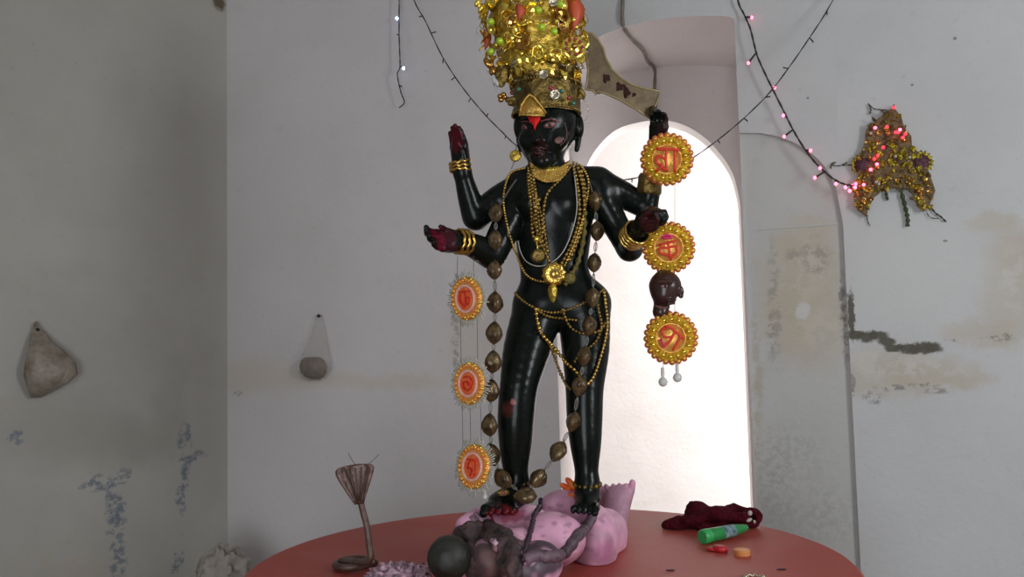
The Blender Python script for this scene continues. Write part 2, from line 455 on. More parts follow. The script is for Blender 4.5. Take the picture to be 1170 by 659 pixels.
left_b += bl('left', [(70, 650, 40, 25), (5, 465, 12, 5)], TAN2, .4, .5, .2, 6, 12)
back_b = bl('back', [(300, 430, 60, 16), (400, 435, 60, 8), (475, 438, 30, 7)], TAN, .45, .5, .15, 6)
back_b += bl('back', [(272, 449, 5, 4), (520, 375, 4, 25), (521, 410, 3, 20)], GRY, .7, .4, .06, 14, 30)
back_b += bl('back', [(545, 390, 32, 45)], TAN, .35, .6, .15, 8)
back_b += bl('back', [(560, 20, 60, 20)], WH, .2, .6, .15, 8)
pil_b = bl('pillar', [(905, 322, 34, 62), (930, 350, 34, 66), (900, 370, 26, 40), (925, 280, 32, 26)], TAN, .60, .30, .24, 6, 0)
pil_b += bl('pillar', [(925, 300, 22, 30), (905, 345, 16, 40), (940, 380, 20, 24)], (.56, .52, .44), .8, .35, .12, 10, 9)
pil_b += bl('pillar', [(932, 293, 14, 20), (884, 345, 6, 60), (880, 385, 5, 22), (905, 288, 8, 8)], GRY, .45, .4, .10, 14, 20)
pil_b += bl('pillar', [(917, 355, 8, 9)], WH, .8, .2, .05, 14)
pil_b += bl('pillar', [(964, 370, 4, 40), (962, 340, 3, 30)], GRY, .7, .4, .05, 14, 26)
pil_b += bl('pillar', [(905, 520, 30, 30), (940, 590, 30, 30), (880, 560, 20, 40)], GRY, .22, .6, .15, 12, 34)
pil_b += bl('pillar', [(864, 420, 5, 60), (862, 500, 5, 60)], TAN2, .5, .5, .10, 9, 12)
right_b = bl('right', [(1010, 428, 46, 24), (1060, 428, 44, 17), (1100, 434, 28, 9), (1152, 335, 24, 50), (1163, 290, 20, 26), (1118, 380, 34, 12), (1130, 255, 26, 10)], TAN, .55, .35, .20, 7, 0)
right_b += bl('right', [(1000, 415, 30, 14), (1050, 420, 34, 10), (1155, 320, 14, 30)], (.60, .57, .52), .8, .4, .15, 9, 10)
right_b += bl('right', [(1045, 310, 75, 62)], WH, .5, .4, .12, 5)
right_b += bl('right', [(978, 383, 9, 5), (990, 385, 11, 6), (1003, 383, 11, 4.5), (1013, 390, 9, 4.5), (1022, 397, 10, 4), (1038, 398, 13, 5.5), (1054, 398, 13, 6), (1066, 397, 9, 6), (973, 360, 3.5, 26)], DARK, .95, .22, .045, 30, 0)
right_b += bl('right', [(998, 454, 9, 6), (1018, 443, 14, 3.5), (1045, 441, 20, 2.5), (1068, 447, 12, 2.5), (974, 440, 3, 12), (1088, 388, 7, 2), (1145, 385, 11, 4), (1130, 384, 14, 2)], GRY, .75, .3, .04, 22, 26)
right_b += bl('right', [(1091, 44, 1.6, 1.6), (1042, 97, 1.4, 1.4), (1080, 275, 2, 1)], GRY, .9, .3, .01, 22, 0)
WB1 = (.50, .49, .465); WB2 = (.56, .55, .53)
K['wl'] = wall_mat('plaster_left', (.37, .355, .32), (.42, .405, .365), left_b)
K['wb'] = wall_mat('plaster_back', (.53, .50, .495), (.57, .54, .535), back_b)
K['wp'] = wall_mat('plaster_pillar', (.50, .50, .48), (.55, .55, .53), pil_b)
K['wr'] = wall_mat('plaster_right', (.54, .545, .54), (.59, .595, .59), right_b)
K['wa'] = wall_mat('plaster_alcove', (.70, .65, .635), (.76, .71, .70), [])
K['wn'] = wall_mat('plaster_corridor', (.80, .78, .77), (.74, .71, .69), [])

def strip(mb, a, b, us, zlo, zhi, flip=False, rows=1):
    """vertical wall piece between plan points a,b; us = params 0..1"""
    if mb.uv is None: mb.uv = []
    L = (b-a).length; n0 = len(mb.v); t = (b-a)/L
    for u in us:
        p = a+(b-a)*u; lo = zlo(u); hi = zhi(u)
        for r in range(rows+1):
            z = lo+(hi-lo)*r/rows; mb.v.append(V((p.x, p.y, z))); mb.uv.append((u*L, z))
    k = rows+1
    for i in range(len(us)-1):
        for r in range(rows):
            q = (n0+i*k+r, n0+(i+1)*k+r, n0+(i+1)*k+r+1, n0+i*k+r+1)
            mb.f.append(q[::-1] if flip else q)
    return mb
def wall_plain(name, a, b, mt, back=.0):
    mb = MB(); strip(mb, a, b, [0, .5, 1], lambda u: 0, lambda u: H)
    # outer face gives the wall its thickness
    t = (b-a).normalized(); n = V((-t.y, t.x))*.12; n0 = len(mb.v)
    strip(mb, a+n, b+n, [0, 1], lambda u: 0, lambda u: H, flip=True)
    return mb.build(name, mt, smooth=False, kind='structure', origin=(0, 0, 0))
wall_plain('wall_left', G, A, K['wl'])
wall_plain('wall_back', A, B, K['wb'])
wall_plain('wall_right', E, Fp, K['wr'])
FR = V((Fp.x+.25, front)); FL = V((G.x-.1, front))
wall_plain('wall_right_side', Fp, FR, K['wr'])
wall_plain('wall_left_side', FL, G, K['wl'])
# front wall (behind the camera) with the doorway daylight comes through
mb = MB()
L_ = (FL-FR).length
def door_lo(u): return 0
d0, d1 = .50, .80; dh = 2.35
strip(mb, FR, FL, [0, d0], door_lo, lambda u: H); strip(mb, FR, FL, [d0, d1], lambda u: dh, lambda u: H); strip(mb, FR, FL, [d1, 1], door_lo, lambda u: H)
mb.build('wall_front', K['wb'], smooth=False, kind='structure', origin=(0, 0, 0))
mb = MB(); mb.add([(-4, -2.3, -.1), (4.2, -2.3, -.1), (4.2, 6.6, -.1), (-4, 6.6, -.1), (-4, -2.3, 0), (4.2, -2.3, 0), (4.2, 6.6, 0), (-4, 6.6, 0)],
                  [(3, 2, 1, 0), (4, 5, 6, 7), (0, 1, 5, 4), (1, 2, 6, 5), (2, 3, 7, 6), (3, 0, 4, 7)])
mb.build('floor', K['floor'], smooth=False, kind='structure', origin=(0, 0, 0))
mb = MB(); mb.box((.1, 2.15, H+.05), (4.1, 4.45, .05)); mb.uv = [(p.x, p.y) for p in mb.v]
mb.build('ceiling', K['wb'], smooth=False, kind='structure', origin=(0, 0, 0))

# ---- the alcove: segmental vault, front arch on line B-C, back arch on line Bb-Cb
Bb = plan(655, 4.52, 300); Cb = plan(866, 4.36, 300)
def zat(px, py, a, b):
    t = (b-a).normalized(); n = V((t.y, -t.x, 0)); d = ray(px, py); k = (V((a.x, a.y, 0))-CAM).dot(n)/d.dot(n); p = CAM+d*k
    return ((V((p.x, p.y))-a).dot(t)/(b-a).length, p.z)
def interp(tab):
    tab = sorted(tab)
    def f(u):
        if u <= tab[0][0]: return tab[0][1]
        for (a, b), (c, d) in zip(tab[:-1], tab[1:]):
            if u <= c: return b+(d-b)*(u-a)/(c-a)
        return tab[-1][1]
    return f
fa = interp([(0, zat(640, 72, B, C)[1]-.03)]+[zat(x, y, B, C) for x, y in ((652, 62), (665, 53), (690, 39), (715, 30), (740, 24), (770, 20), (800, 18), (830, 18))]+[(1, zat(850, 20, B, C)[1])])
ba = interp([(0, zat(660, 108, Bb, Cb)[1])]+[zat(x, y, Bb, Cb) for x, y in ((675, 97), (693, 89), (715, 83), (740, 78), (770, 75), (800, 74), (845, 77))]+[(1, zat(862, 79, Bb, Cb)[1])])
US = [i/32 for i in range(33)]
mb = MB(); strip(mb, B, C, US, fa, lambda u: H); mb.build('wall_alcove_front', K['wr'], smooth=False, kind='structure', origin=(0, 0, 0))
mb = MB(); mb.uv = []
for u in US:
    p = B+(C-B)*u; q = Bb+(Cb-Bb)*u
    mb.v += [V((p.x, p.y, fa(u))), V((q.x, q.y, ba(u)))]; mb.uv += [(u*.9, 0), (u*.9, .7)]
for i in range(32): mb.f.append((2*i, 2*i+1, 2*i+3, 2*i+2))
# jambs
def quad(mb, a, b, z0, z1a, z1b):
    n = len(mb.v); mb.v += [V((a.x, a.y, z0)), V((b.x, b.y, z0)), V((b.x, b.y, z1b)), V((a.x, a.y, z1a))]; L = (b-a).length
    mb.uv += [(0, z0), (L, z0), (L, z1b), (0, z1a)]; mb.f.append((n, n+1, n+2, n+3))
quad(mb, B, Bb, 0, fa(0), ba(0)); quad(mb, Cb, C, 0, ba(1), fa(1))
mb.build('ceiling_alcove_vault', K['wa'], smooth=False, kind='structure', origin=(0, 0, 0))
# inner wall with the arched opening
ar = [zat(x, y, Bb, Cb) for x, y in ((661, 235), (663, 215), (671, 188), (683, 168), (700, 151), (720, 142), (752, 137), (780, 142), (805, 157), (825, 178), (838, 200), (845, 228))]
uL, uR = ar[0][0], zat(846.5, 250, Bb, Cb)[0]
ar[0] = (uL, ar[0][1]); ar = [(q.x, q.y) for q in bez([V((a_, b_, 0)) for a_, b_ in ar], 4)]; arf = interp(ar+[(uR, ar[-1][1]-.03)])
ua = sorted(set([uL+(uR-uL)*(.5-.5*math.cos(math.pi*i/60)) for i in range(61)]))
mb = MB(); strip(mb, Bb, Cb, [0, uL], lambda u: 0, lambda u: ba(u)+.2); strip(mb, Bb, Cb, [uR, 1], lambda u: 0, lambda u: ba(u)+.2)
strip(mb, Bb, Cb, ua, arf, lambda u: ba(u)+.2)
mb.build('wall_alcove_inner', K['wa'], smooth=False, kind='structure', origin=(0, 0, 0))
tb = (Cb-Bb).normalized(); nb = V((-tb.y, tb.x)); dep = nb*.14
mb = MB(); mb.uv = []
ring = [(uL, 0)]+[(u, arf(u)) for u in ua]+[(uR, 0)]
for u, z in ring:
    p = Bb+(Cb-Bb)*u; q = p+dep; mb.v += [V((p.x, p.y, z)), V((q.x, q.y, z))]; mb.uv += [(0, z), (.14, z)]
for i in range(len(ring)-1): mb.f.append((2*i, 2*i+1, 2*i+3, 2*i+2))
mb.build('trim_1', K['wn'], smooth=False, kind='structure', origin=(0, 0, 0))
# bright passage beyond the arch
q0 = Bb+dep-tb*.9; q1 = Cb+dep+tb*1.2; far = nb*1.15
mb = MB(); mb.uv = []
def quad2(a, b, z0=0, z1=3.2): quad(mb, a, b, z0, z1, z1)
quad2(q0+far, q1+far); quad2(q0, q0+far); quad2(q1+far, q1)
mb.build('wall_passage', K['wn'], smooth=False, kind='structure', origin=(0, 0, 0))
mb = MB(); mb.uv = []; quad(mb, q0, Bb+dep+(Cb-Bb)*uL, 0, 3.2, 3.2); quad(mb, Bb+dep+(Cb-Bb)*uR, q1, 0, 3.2, 3.2)
strip(mb, Bb+dep, Cb+dep, ua, arf, lambda u: 3.2)
mb.build('wall_passage_near', K['wn'], smooth=False, kind='structure', origin=(0, 0, 0))
mb = MB(); mb.add([V((*q0, 3.2)), V((*q1, 3.2)), V((*(q1+far), 3.2)), V((*(q0+far), 3.2))], [(0, 1, 2, 3)]); mb.uv = [(0, 0), (1, 0), (1, 1), (0, 1)]
mb.build('ceiling_passage', K['wn'], smooth=False, kind='structure', origin=(0, 0, 0))
# pillar wall: recessed lower face, proud upper face with a curved lower edge
tp = (E-C).normalized(); npl = V((tp.y, -tp.x))
rec = -npl*.020
mb = MB(); strip(mb, C+rec, E+rec, [0, .5, 1], lambda u: 0, lambda u: H)
mb.build('wall_pillar', K['wp'], smooth=False, kind='structure', origin=(0, 0, 0))
mb = MB(); edge = []
for x, y in ((851, 151), (870, 152), (890, 156), (910, 164), (927, 175), (940, 187), (950, 202), (958, 222), (964, 245), (967, 256)):
    u, z = zat(x, y, C, E); edge.append((min(max(u, 0), 1), z))
edge[0] = (0, edge[0][1]); edge[-1] = (1, edge[-1][1]); ef = interp(edge); us = [i/20 for i in range(21)]
pr = -npl*.020
strip(mb, C, E, us, ef, lambda u: H)
n0 = len(mb.v)
for u in us:
    p = C+(E-C)*u; z = ef(u); mb.v += [V((p.x, p.y, z)), V((p.x+pr.x, p.y+pr.y, z))]; mb.uv += [(u, z), (u, z+.03)]
for i in range(20): mb.f.append((n0+2*i, n0+2*i+1, n0+2*i+3, n0+2*i+2))
n0 = len(mb.v)
for p in (E, E+pr):
    for z in (0, ef(1)): mb.v.append(V((p.x, p.y, z))); mb.uv.append((0, z))
mb.f.append((n0, n0+1, n0+3, n0+2))
mb.build('wall_pillar_upper', K['wr'], smooth=False, kind='structure', origin=(0, 0, 0))
# horizontal plaster edge on the pillar
mb = MB(); pa, pb = hitwall(864, 264, 'pillar')[0], hitwall(962, 252, 'pillar')[0]
mb.box((pa+pb)/2+V((rec.x, rec.y, 0)), ((pb-pa).length/2, .004, .003), basis(V((0, 0, 1)), pb-pa)); mb.uv = [(0, 0)]*len(mb.v)
mb.build('trim_2', K['wp'], smooth=False, kind='structure', origin=(0, 0, 0))

# cable running over the arch, down the vault and the inner wall
ta = (C-B).normalized(); na = V((ta.y, -ta.x, 0))
def onplane(px, py, a, b, off=.008):
    t = (b-a).normalized(); n = V((t.y, -t.x, 0)); d = ray(px, py); k = (V((a.x, a.y, 0))-CAM).dot(n)/d.dot(n); return CAM+d*k+n*off
c1 = onplane(710, -40, B, C); c2 = onplane(712, 28, B, C); u2 = zat(712, 28, B, C)[0]
c3 = onplane(748, 80, Bb, Cb); c4 = onplane(748, 102, Bb, Cb); c5 = onplane(749, 128, Bb, Cb)
pm = (c2+c3)/2+V((.015, 0, -.012))
mb = MB(); mb.tube(bez([c1, (c1+c2)/2+V((.004, 0, 0)), c2, (c2*3+c3)/4-V((0, 0, .01)), pm, (c2+c3*3)/4-V((0, 0, .01)), c3, c4, c5], 5), .0085, 8)
mb.build('cable', K['cable'], label='grey-brown painted cable running down over the alcove vault', cat='cable')

# ------------------------------------------------------------------ round red platform
TC = V((.075, 2.4)); TR = .80
mb = MB(); mb.lathe([(TR-.012, -.05), (TR, -.04), (TR, -.008), (TR-.008, 0)], (TC.x, TC.y, TZ), seg=128)
tab = empty('round_platform', (TC.x, TC.y, 0), 'round red-painted platform the idols stand on', 'platform')
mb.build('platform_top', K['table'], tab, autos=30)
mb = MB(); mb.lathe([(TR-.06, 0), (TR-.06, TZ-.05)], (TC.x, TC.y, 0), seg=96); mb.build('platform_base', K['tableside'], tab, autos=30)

# ------------------------------------------------------------------ the black statue
S0 = 2.45
def c4p(px, py, Y, rp): p = P(px, py, Y); return (p.x, p.y, p.z, m(rp, Y))
h = .0030
lo = P(462, 600, 2.2); hi = P(790, 95, 2.45)
sd = SDF((P(462, 300, 2.2).x-.01, 2.14, .98), (P(790, 300, 2.45).x+.02, 2.64, P(600, 85, 2.45).z), h)
def E3(px, py, Y, rx, ry, rz, k=.03, R=None): p = P(px, py, Y); sd.ell((p.x, p.y, p.z), (m(rx, Y), ry, m(rz, Y)), R, k)
E3(632, 222, S0, 48, .070, 36, 0); E3(632, 258, S0, 44, .068, 44, .06); E3(632, 300, S0, 38, .062, 38, .06)
E3(642, 345, S0, 54, .074, 32, .06)
sd.chain([c4p(598, 212, S0, 17), c4p(632, 204, S0, 16), c4p(682, 208, S0, 17)], .04)
E3(608, 232, S0-.055, 17, .032, 17, .02); E3(652, 231, S0-.055, 17, .032, 17, .02)
sd.chain([c4p(630, 208, S0, 17), c4p(627, 178, S0-.01, 15)], .025)           # neck
# legs
sd.chain([c4p(616, 352, S0, 29), c4p(602, 398, 2.42, 26.5), c4p(593, 440, 2.39, 21.5), c4p(589.5, 475, 2.385, 20.5), c4p(589, 505, 2.39, 18.5), c4p(589, 532, 2.395, 14.5), c4p(592, 552, 2.395, 12)], .025)
sd.chain([c4p(667, 352, S0, 30), c4p(669, 398, 2.45, 27), c4p(668, 442, 2.43, 21.5), c4p(668, 475, 2.42, 20), c4p(669, 505, 2.41, 17.5), c4p(670, 532, 2.405, 13.5), c4p(671, 552, 2.40, 12)], .025)
# feet
def foot(heel, ball, wdir, L, w, k=.008, spread=1):
    heel = V(heel); ball = V(ball); d = (ball-heel).normalized(); wd = V(wdir).normalized(); u_ = wd.cross(d); u_ = u_ if u_.z > 0 else -u_
    for q in (-.6, 0, .6):
        sd.cone(heel+wd*q*w*.35, ball+wd*q*w*.8, w*.42, w*.28, .012)
    sd.cone(heel+u_*w*.9, ball-d*w*.2, w*.45, w*.22, .02)
    for i in range(5):
        q = -1+i*.5; a = ball+wd*q*w*.72*spread; ln = L*(.34-.05*i if i else .36)
        sd.cone(a, a+d*ln*.6+u_*.003, w*(.30 if i == 0 else .21), w*(.25 if i == 0 else .17), .004)
        sd.cone(a+d*ln*.6+u_*.003, a+d*ln-u_*.004, w*(.25 if i == 0 else .17), w*(.22 if i == 0 else .15), .003)
foot(P(592, 566, 2.42), P(573, 581, 2.31), (.88, -.45, 0), .095, .053)
foot(P(671, 566, 2.41), P(668, 580, 2.33), (-1, -.1, 0), .080, .041)
sd.chain([c4p(592, 552, 2.395, 11), c4p(590, 566, 2.40, 13)], .02)
sd.chain([c4p(671, 552, 2.40, 12), c4p(671, 566, 2.40, 14)], .02)
E3(578, 571, 2.37, 20, .045, 11, .02)
# arms
sd.chain([c4p(597, 214, S0, 18), c4p(570, 229, 2.45, 17), c4p(545, 247, 2.44, 14.5)], .02)
sd.chain([c4p(543, 248, 2.44, 15), c4p(535, 222, 2.42, 12.5), c4p(528, 196, 2.40, 9.5)], .012)
sd.chain([c4p(594, 228, S0-.01, 18), c4p(577, 262, 2.42, 17), c4p(563, 291, 2.40, 16)], .02)
sd.chain([c4p(561, 291, 2.40, 16), c4p(546, 283, 2.36, 14.5), c4p(526, 275, 2.31, 11)], .012)
sd.chain([c4p(684, 212, S0, 19), c4p(712, 223, 2.46, 15.5), c4p(738, 238, 2.46, 12)], .02)
sd.chain([c4p(739, 237, 2.46, 12), c4p(743, 214, 2.45, 11.5), c4p(748, 172, 2.44, 8.5)], .012)
sd.chain([c4p(686, 226, S0-.005, 18), c4p(704, 258, 2.44, 15), c4p(719, 284, 2.42, 14)], .02)
sd.chain([c4p(720, 284, 2.42, 14), c4p(722, 274, 2.37, 12.5), c4p(728, 264, 2.32, 10)], .012)
# hands
def hand(w, d, n, L, curl=(.15, .2, .2), thumb=1, tcurl=.5, fr=.066, spread=.05, tout=.8, wide=1.0, side_r=None):
    """w wrist, d finger direction, n palm normal, L hand length; thumb=+1/-1 side"""
    w = V(w); d = V(d).normalized(); n = V(n); n = (n-d*n.dot(d)).normalized(); s_ = d.cross(n)*thumb
    pal = L*.50; hw = L*.165*wide
    for q in (-1, -.33, .33, 1):
        sd.cone(w+s_*q*hw*.45, w+d*pal+s_*q*hw, L*.10, L*.088, .012)
    lens = {1: .40, .33: .47, -.33: .44, -1: .34}
    for q, ln in lens.items():
        a = w+d*pal+s_*q*hw*1.02; ang = 0; ll = L*ln
        for i, fr_ in enumerate((.45, .32, .23)):
            ang += curl[i]
            dd = (d+s_*q*spread).normalized()*math.cos(ang)+n*math.sin(ang)
            b = a+dd*ll*fr_; r1 = L*fr*(1-.12*i); sd.cone(a, b, r1, r1*.88, .0025); a = b
    a = w+d*L*.12+s_*hw*.8+n*L*.03; t1 = (d*(1-tout*.5)+s_*tout+n*.25).normalized()
    b = a+t1*L*.20; sd.cone(a, b, L*.085, L*.070, .010)
    t2 = (d+s_*.25*(1-tcurl)+n*tcurl*.8).normalized(); c = b+t2*L*.15; sd.cone(b, c, L*.068, L*.058, .003)
    t3 = (d+n*tcurl*.9-s_*.15).normalized(); sd.cone(c, c+t3*L*.11, L*.058, L*.048, .003)
# raised open palm, left side of the picture
hand(P(527, 192, 2.40), P(521, 140, 2.39)-P(527, 192, 2.40), V((-.62, -.78, 0)), .122, (.08, .16, .20), thumb=1, tcurl=.5, tout=.12, wide=1.0, fr=.078, spread=-.06)
sd.chain([c4p(528, 196, 2.40, 9.5), c4p(526, 176, 2.40, 10.5), c4p(525, 162, 2.40, 9)], .015)
# lower open hand reaching out, palm up, fingers curling
hand(P(526, 276, 2.31), P(474, 273, 2.22)-P(526, 276, 2.31), V((-.10, -.90, .38)), .132, (.20, .32, .35), thumb=1, tcurl=.7, tout=.15, wide=1.12, fr=.078, spread=-.04)
E3(512, 276, 2.29, 13, .022, 13, .012)
# upper right hand round the sword grip
hand(P(749, 168, 2.44), P(757, 120, 2.44)-P(749, 168, 2.44), V((-.5, -.75, .05)), .118, (.30, .65, .55), thumb=1, tcurl=.8, tout=.4)
# lower right fist
hand(P(728, 262, 2.32), P(752, 236, 2.27)-P(728, 262, 2.32), V((.55, -.30, -.75)), .130, (.75, 1.15, .9), thumb=-1, tcurl=.9, tout=.3, wide=1.2)
E3(741, 251, 2.30, 15, .032, 16, .012)
# head
E3(626, 143, 2.45, 34, .090, 39, .02); E3(619, 162, 2.425, 25.5, .070, 27, .025)
sd.chain([c4p(612, 180, 2.385, 7), c4p(620, 184, 2.378, 9), c4p(628, 181, 2.39, 7)], .012)
fc = lambda px, py, Y, rp: c4p(px, py, Y, rp)
sd.chain([fc(611, 143, 2.372, 3), fc(612.5, 153, 2.360, 3.6), fc(613.5, 160, 2.348, 4.6)], .010)     # nose
sd.chain([fc(608.5, 161, 2.360, 2.8), fc(618, 161, 2.358, 2.8)], .006)
sd.chain([fc(605, 139, 2.374, 2), fc(596, 138, 2.395, 1.8)], .006); sd.chain([fc(618, 138.5, 2.366, 2), fc(629, 135, 2.362, 2.2), fc(640, 138, 2.378, 1.6)], .006)
sd.chain([fc(608, 170, 2.366, 2.4), fc(614.5, 169, 2.356, 2.8), fc(623, 169.5, 2.360, 2.2)], .005)
sd.chain([fc(609, 174, 2.366, 2.2), fc(615, 174.8, 2.358, 3.0), fc(621, 173.5, 2.364, 2.2)], .005)
E3(640, 160, 2.385, 9, .02, 9, .02); E3(600, 160, 2.392, 7, .018, 8, .02)
for ex, sgn in ((662, 1), (592, -1)):
    p = P(ex, 145, 2.45 if sgn > 0 else 2.44); sd.ell((p.x, p.y, p.z), (.013, .02, .034), None, .006)
    p = P(ex+sgn*1.5, 148, 2.43); sd.ell((p.x+sgn*.006, p.y-.012, p.z), (.006, .012, .02), None, .004, cut=True)
    sd.chain([c4p(ex-sgn*1, 160, 2.45, 3.5), c4p(ex-sgn*3, 171, 2.45, 3)], .006)
body = sd.mb(); del sd.D
pts = body.np
# painted colour of the statue
colr = np.ones((len(pts), 4), np.float32); colr[:, :3] = (.0055, .0085, .0065)
def paint(c, r, cc, stren=1, freq=60, thr=.0):
    global colr
    c = np.array(c); d = np.linalg.norm(pts-c, axis=1)/r
    mk = np.where(d < 1.15)[0]
    for i in mk:
        nzv = noise.noise(V(pts[i])*freq)*.5; f = max(0, min(1, (1-d[i]+nzv+thr)*3))*stren
        colr[i, :3] = colr[i, :3]*(1-f)+np.array(cc)*f
RP = (.13, .006, .018)
paint(P(515, 160, 2.36), .045, RP, .8, 50, -.1); paint(P(516, 148, 2.37), .03, RP, .6)
paint(P(517, 172, 2.36), .02, (.22, .01, .02), .8)
for q in ((480, 268, 2.24), (484, 282, 2.24), (500, 268, 2.25), (503, 279, 2.25), (490, 288, 2.25)): paint(P(*q), .022, (.20, .008, .030), .8, 60)
paint(P(505, 276, 2.27), .05, (.10, .006, .02), .5, 70)
paint(P(752, 232, 2.26), .02, RP, .8); paint(P(742, 255, 2.26), .035, (.06, .012, .012), .8, 70); paint(P(757, 145, 2.4), .04, (.05, .012, .014), .6, 70)
paint(P(586, 459, 2.33), .010, (.40, .14, .13), .9, 90); paint(P(580, 468, 2.34), .022, (.10, .02, .015), .8, 70); paint(P(583, 440, 2.33), .012, (.06, .08, .09), .8, 90)
paint(P(663, 492, 2.40), .018, (.16, .035, .02), .7, 80); paint(P(572, 588, 2.27), .04, (.20, .008, .015), .75, 60, -.05); paint(P(590, 592, 2.28), .03, (.22, .008, .015), .8, 60, -.05)
paint(P(617, 172, 2.34), .035, (.035, .006, .007), .7, 50)
paint(P(527, 225, 2.37), .018, (.35, .16, .18), .8, 120, -.1); paint(P(525, 213, 2.37), .014, (.35, .16, .18), .7, 120, -.1)
stat = body.build('goddess_statue', K['black'], origin=P(625, 590, 2.4), colors=colr,
                  label='tall black four-armed goddess statue standing on the pink reclining figure', cat='statue')
bv = BVHTree.FromPolygons([tuple(p) for p in body.v], body.f)
def onb(px, py, off=.004, default=None):
    d = ray(px, py).normalized(); hit, nrm, i, dist = bv.ray_cast(CAM, d)
    if hit is None: return P(px, py, default) if default else None
    return hit-d*off
def onn(px, py, off=.004):                # the same, or at the depth of the nearest point that does hit
    for r_ in range(0, 30, 2):
        for k in range(8):
            p = onb(px+r_*math.cos(k*.785), py+r_*math.sin(k*.785), off)
            if p is not None: return p if r_ == 0 else P(px, py, p.y)
    return P(px, py, 2.4)
def drape(pl, off=.006, n=10, smooth=3, default=None):
    """pixel polyline laid on the statue's surface; off the body it bridges smoothly"""
    pp = bez([V((a[0], a[1], 0)) for a in pl], n); Ys = []
    for q in pp:
        hpt = onb(q.x, q.y, off); Ys.append(hpt.y if hpt else None)
    kn = [i for i, y in enumerate(Ys) if y is not None]
    if not kn: Ys = [default or 2.38]*len(Ys); kn = list(range(len(Ys)))
    for i in range(len(Ys)):
        if Ys[i] is None:
            a = [k for k in kn if k < i]; b = [k for k in kn if k > i]
            if a and b: t = (i-a[-1])/(b[0]-a[-1]); Ys[i] = Ys[a[-1]]*(1-t)+Ys[b[0]]*t
            else: Ys[i] = Ys[a[-1]] if a else Ys[b[0]]
    for _ in range(smooth):
        sm = [min(Ys[i], (Ys[max(0, i-1)]+Ys[i]*2+Ys[min(len(Ys)-1, i+1)])/4) for i in range(len(Ys))]; Ys = sm
    return [P(q.x, q.y, y) for q, y in zip(pp, Ys)]
# face: painted eyes and marks are parts of the statue
def eye(px, py, w, h_, name='eye', ang=0):
    c = onn(px, py, .001); cc = onn(px+w*.6, py, .0); dd = onn(px-w*.6, py, .0); t = (cc-dd).normalized()
    vn = ray(px, py).normalized(); nn = -(vn-t*vn.dot(t)).normalized()
    t2 = (t*math.cos(ang)+V((0, 0, 1))*math.sin(ang)).normalized(); R = basis(nn, t2)
    b = MB(); b.ell(c, (m(w, 2.37), m(h_, 2.37), .0022), 18, 8, R); o = b.build(name, K['eye'], stat)
    b = MB(); b.ell(c+nn*.0016-t2*m(w*.1, 2.37), (m(h_*.85, 2.37), m(h_*.85, 2.37), .0018), 12, 6, R); b.build('iris', K['iris'], o)
    b = MB(); b.tube([c+t2*m(w*1.15*math.cos(a), 2.37)+V((0, 0, 1))*m(h_*1.25*math.sin(a), 2.37)+nn*.0005 for a in [2*math.pi*i/20 for i in range(20)]], .0007, 5, closed=True); b.build('eye_outline', K['eyered'], o)
eye(628.5, 142.5, 6.4, 2.5, ang=.22); eye(599.5, 145.5, 4.4, 2.2, ang=-.1)
b = MB(); fm = []
for (x, y) in ((602, 132), (606, 130), (612, 130), (618, 131), (617, 137), (613, 143), (611, 149), (609.5, 143), (605, 138)): fm.append(onn(x, y, .0025))
cen = onn(611, 137, .005); b.add([cen]+fm, [(0, i+1, (i+1) % 9+1) for i in range(9)]); b.add([p+V((0, .008, 0)) for p in [cen]+fm], [(0, (i+1) % 9+1, i+1) for i in range(9)])
for i in range(9): b.f.append((i+1, 10+i+1, 10+(i+1) % 9+1, (i+1) % 9+1))
b.build('forehead_mark', K['sindoor'], stat, label='bright red powder mark on the forehead')
b = MB(); b.tube(drape([(609, 170), (612, 168.6), (615, 169.4), (618, 168.6), (622, 170)], .001, 4), .0022, 6); b.tube(drape([(610, 173.8), (615, 175.4), (620.5, 173.6)], .001, 4), .0026, 6); b.build('lips', K['lip'], stat, label='dark red painted lips')
b = MB(); c = onn(638, 160, .0); b.ell(c, (m(5, 2.37), .0025, m(4.5, 2.37)), 14, 6); b.build('cheek_mark', K['skinmark'], stat, label='round rose-coloured cheek mark')
b = MB(); b.tube(drape([(645, 140), (647.5, 150), (646, 160), (640, 166)], .001, 6), .0014, 5); b.build('cheek_line', K['skinmark'], stat)
b = MB(); b.tube(drape([(617, 139), (628, 136), (640, 139)], .001, 6), .0011, 5); b.build('eyebrow', K['eyered'], stat)
b = MB(); b.tube(drape([(596, 139), (601, 138.5), (606, 140)], .001, 6), .0009, 5); b.build('eyebrow', K['eyered'], stat)

exec_parts = True
# ------------------------------------------------------------------ jewellery
def beads(mb, pts, r, step=None, seg=6, rings=4, jit=.15):
    for p in resample(pts, step or r*2.05):
        rr = r*(1+random.uniform(-jit, jit)); mb.ell(p, rr, seg, rings)
def chainobj(name, pl, r, mt, label, cat, group=None, off=.006, cord=True, step=None, default=None, extra=()):
    b = MB(); pts_ = drape(pl, off, default=default); beads(b, pts_, r, step)
    if cord: b.tube(pts_, r*.35, 5)
    for e in extra:
        pe = drape(e, off, default=default); beads(b, pe, r, step); b.tube(pe, r*.35, 5)
    return b.build(name, mt, label=label, cat=cat, group=group, origin=pts_[len(pts_)//2])
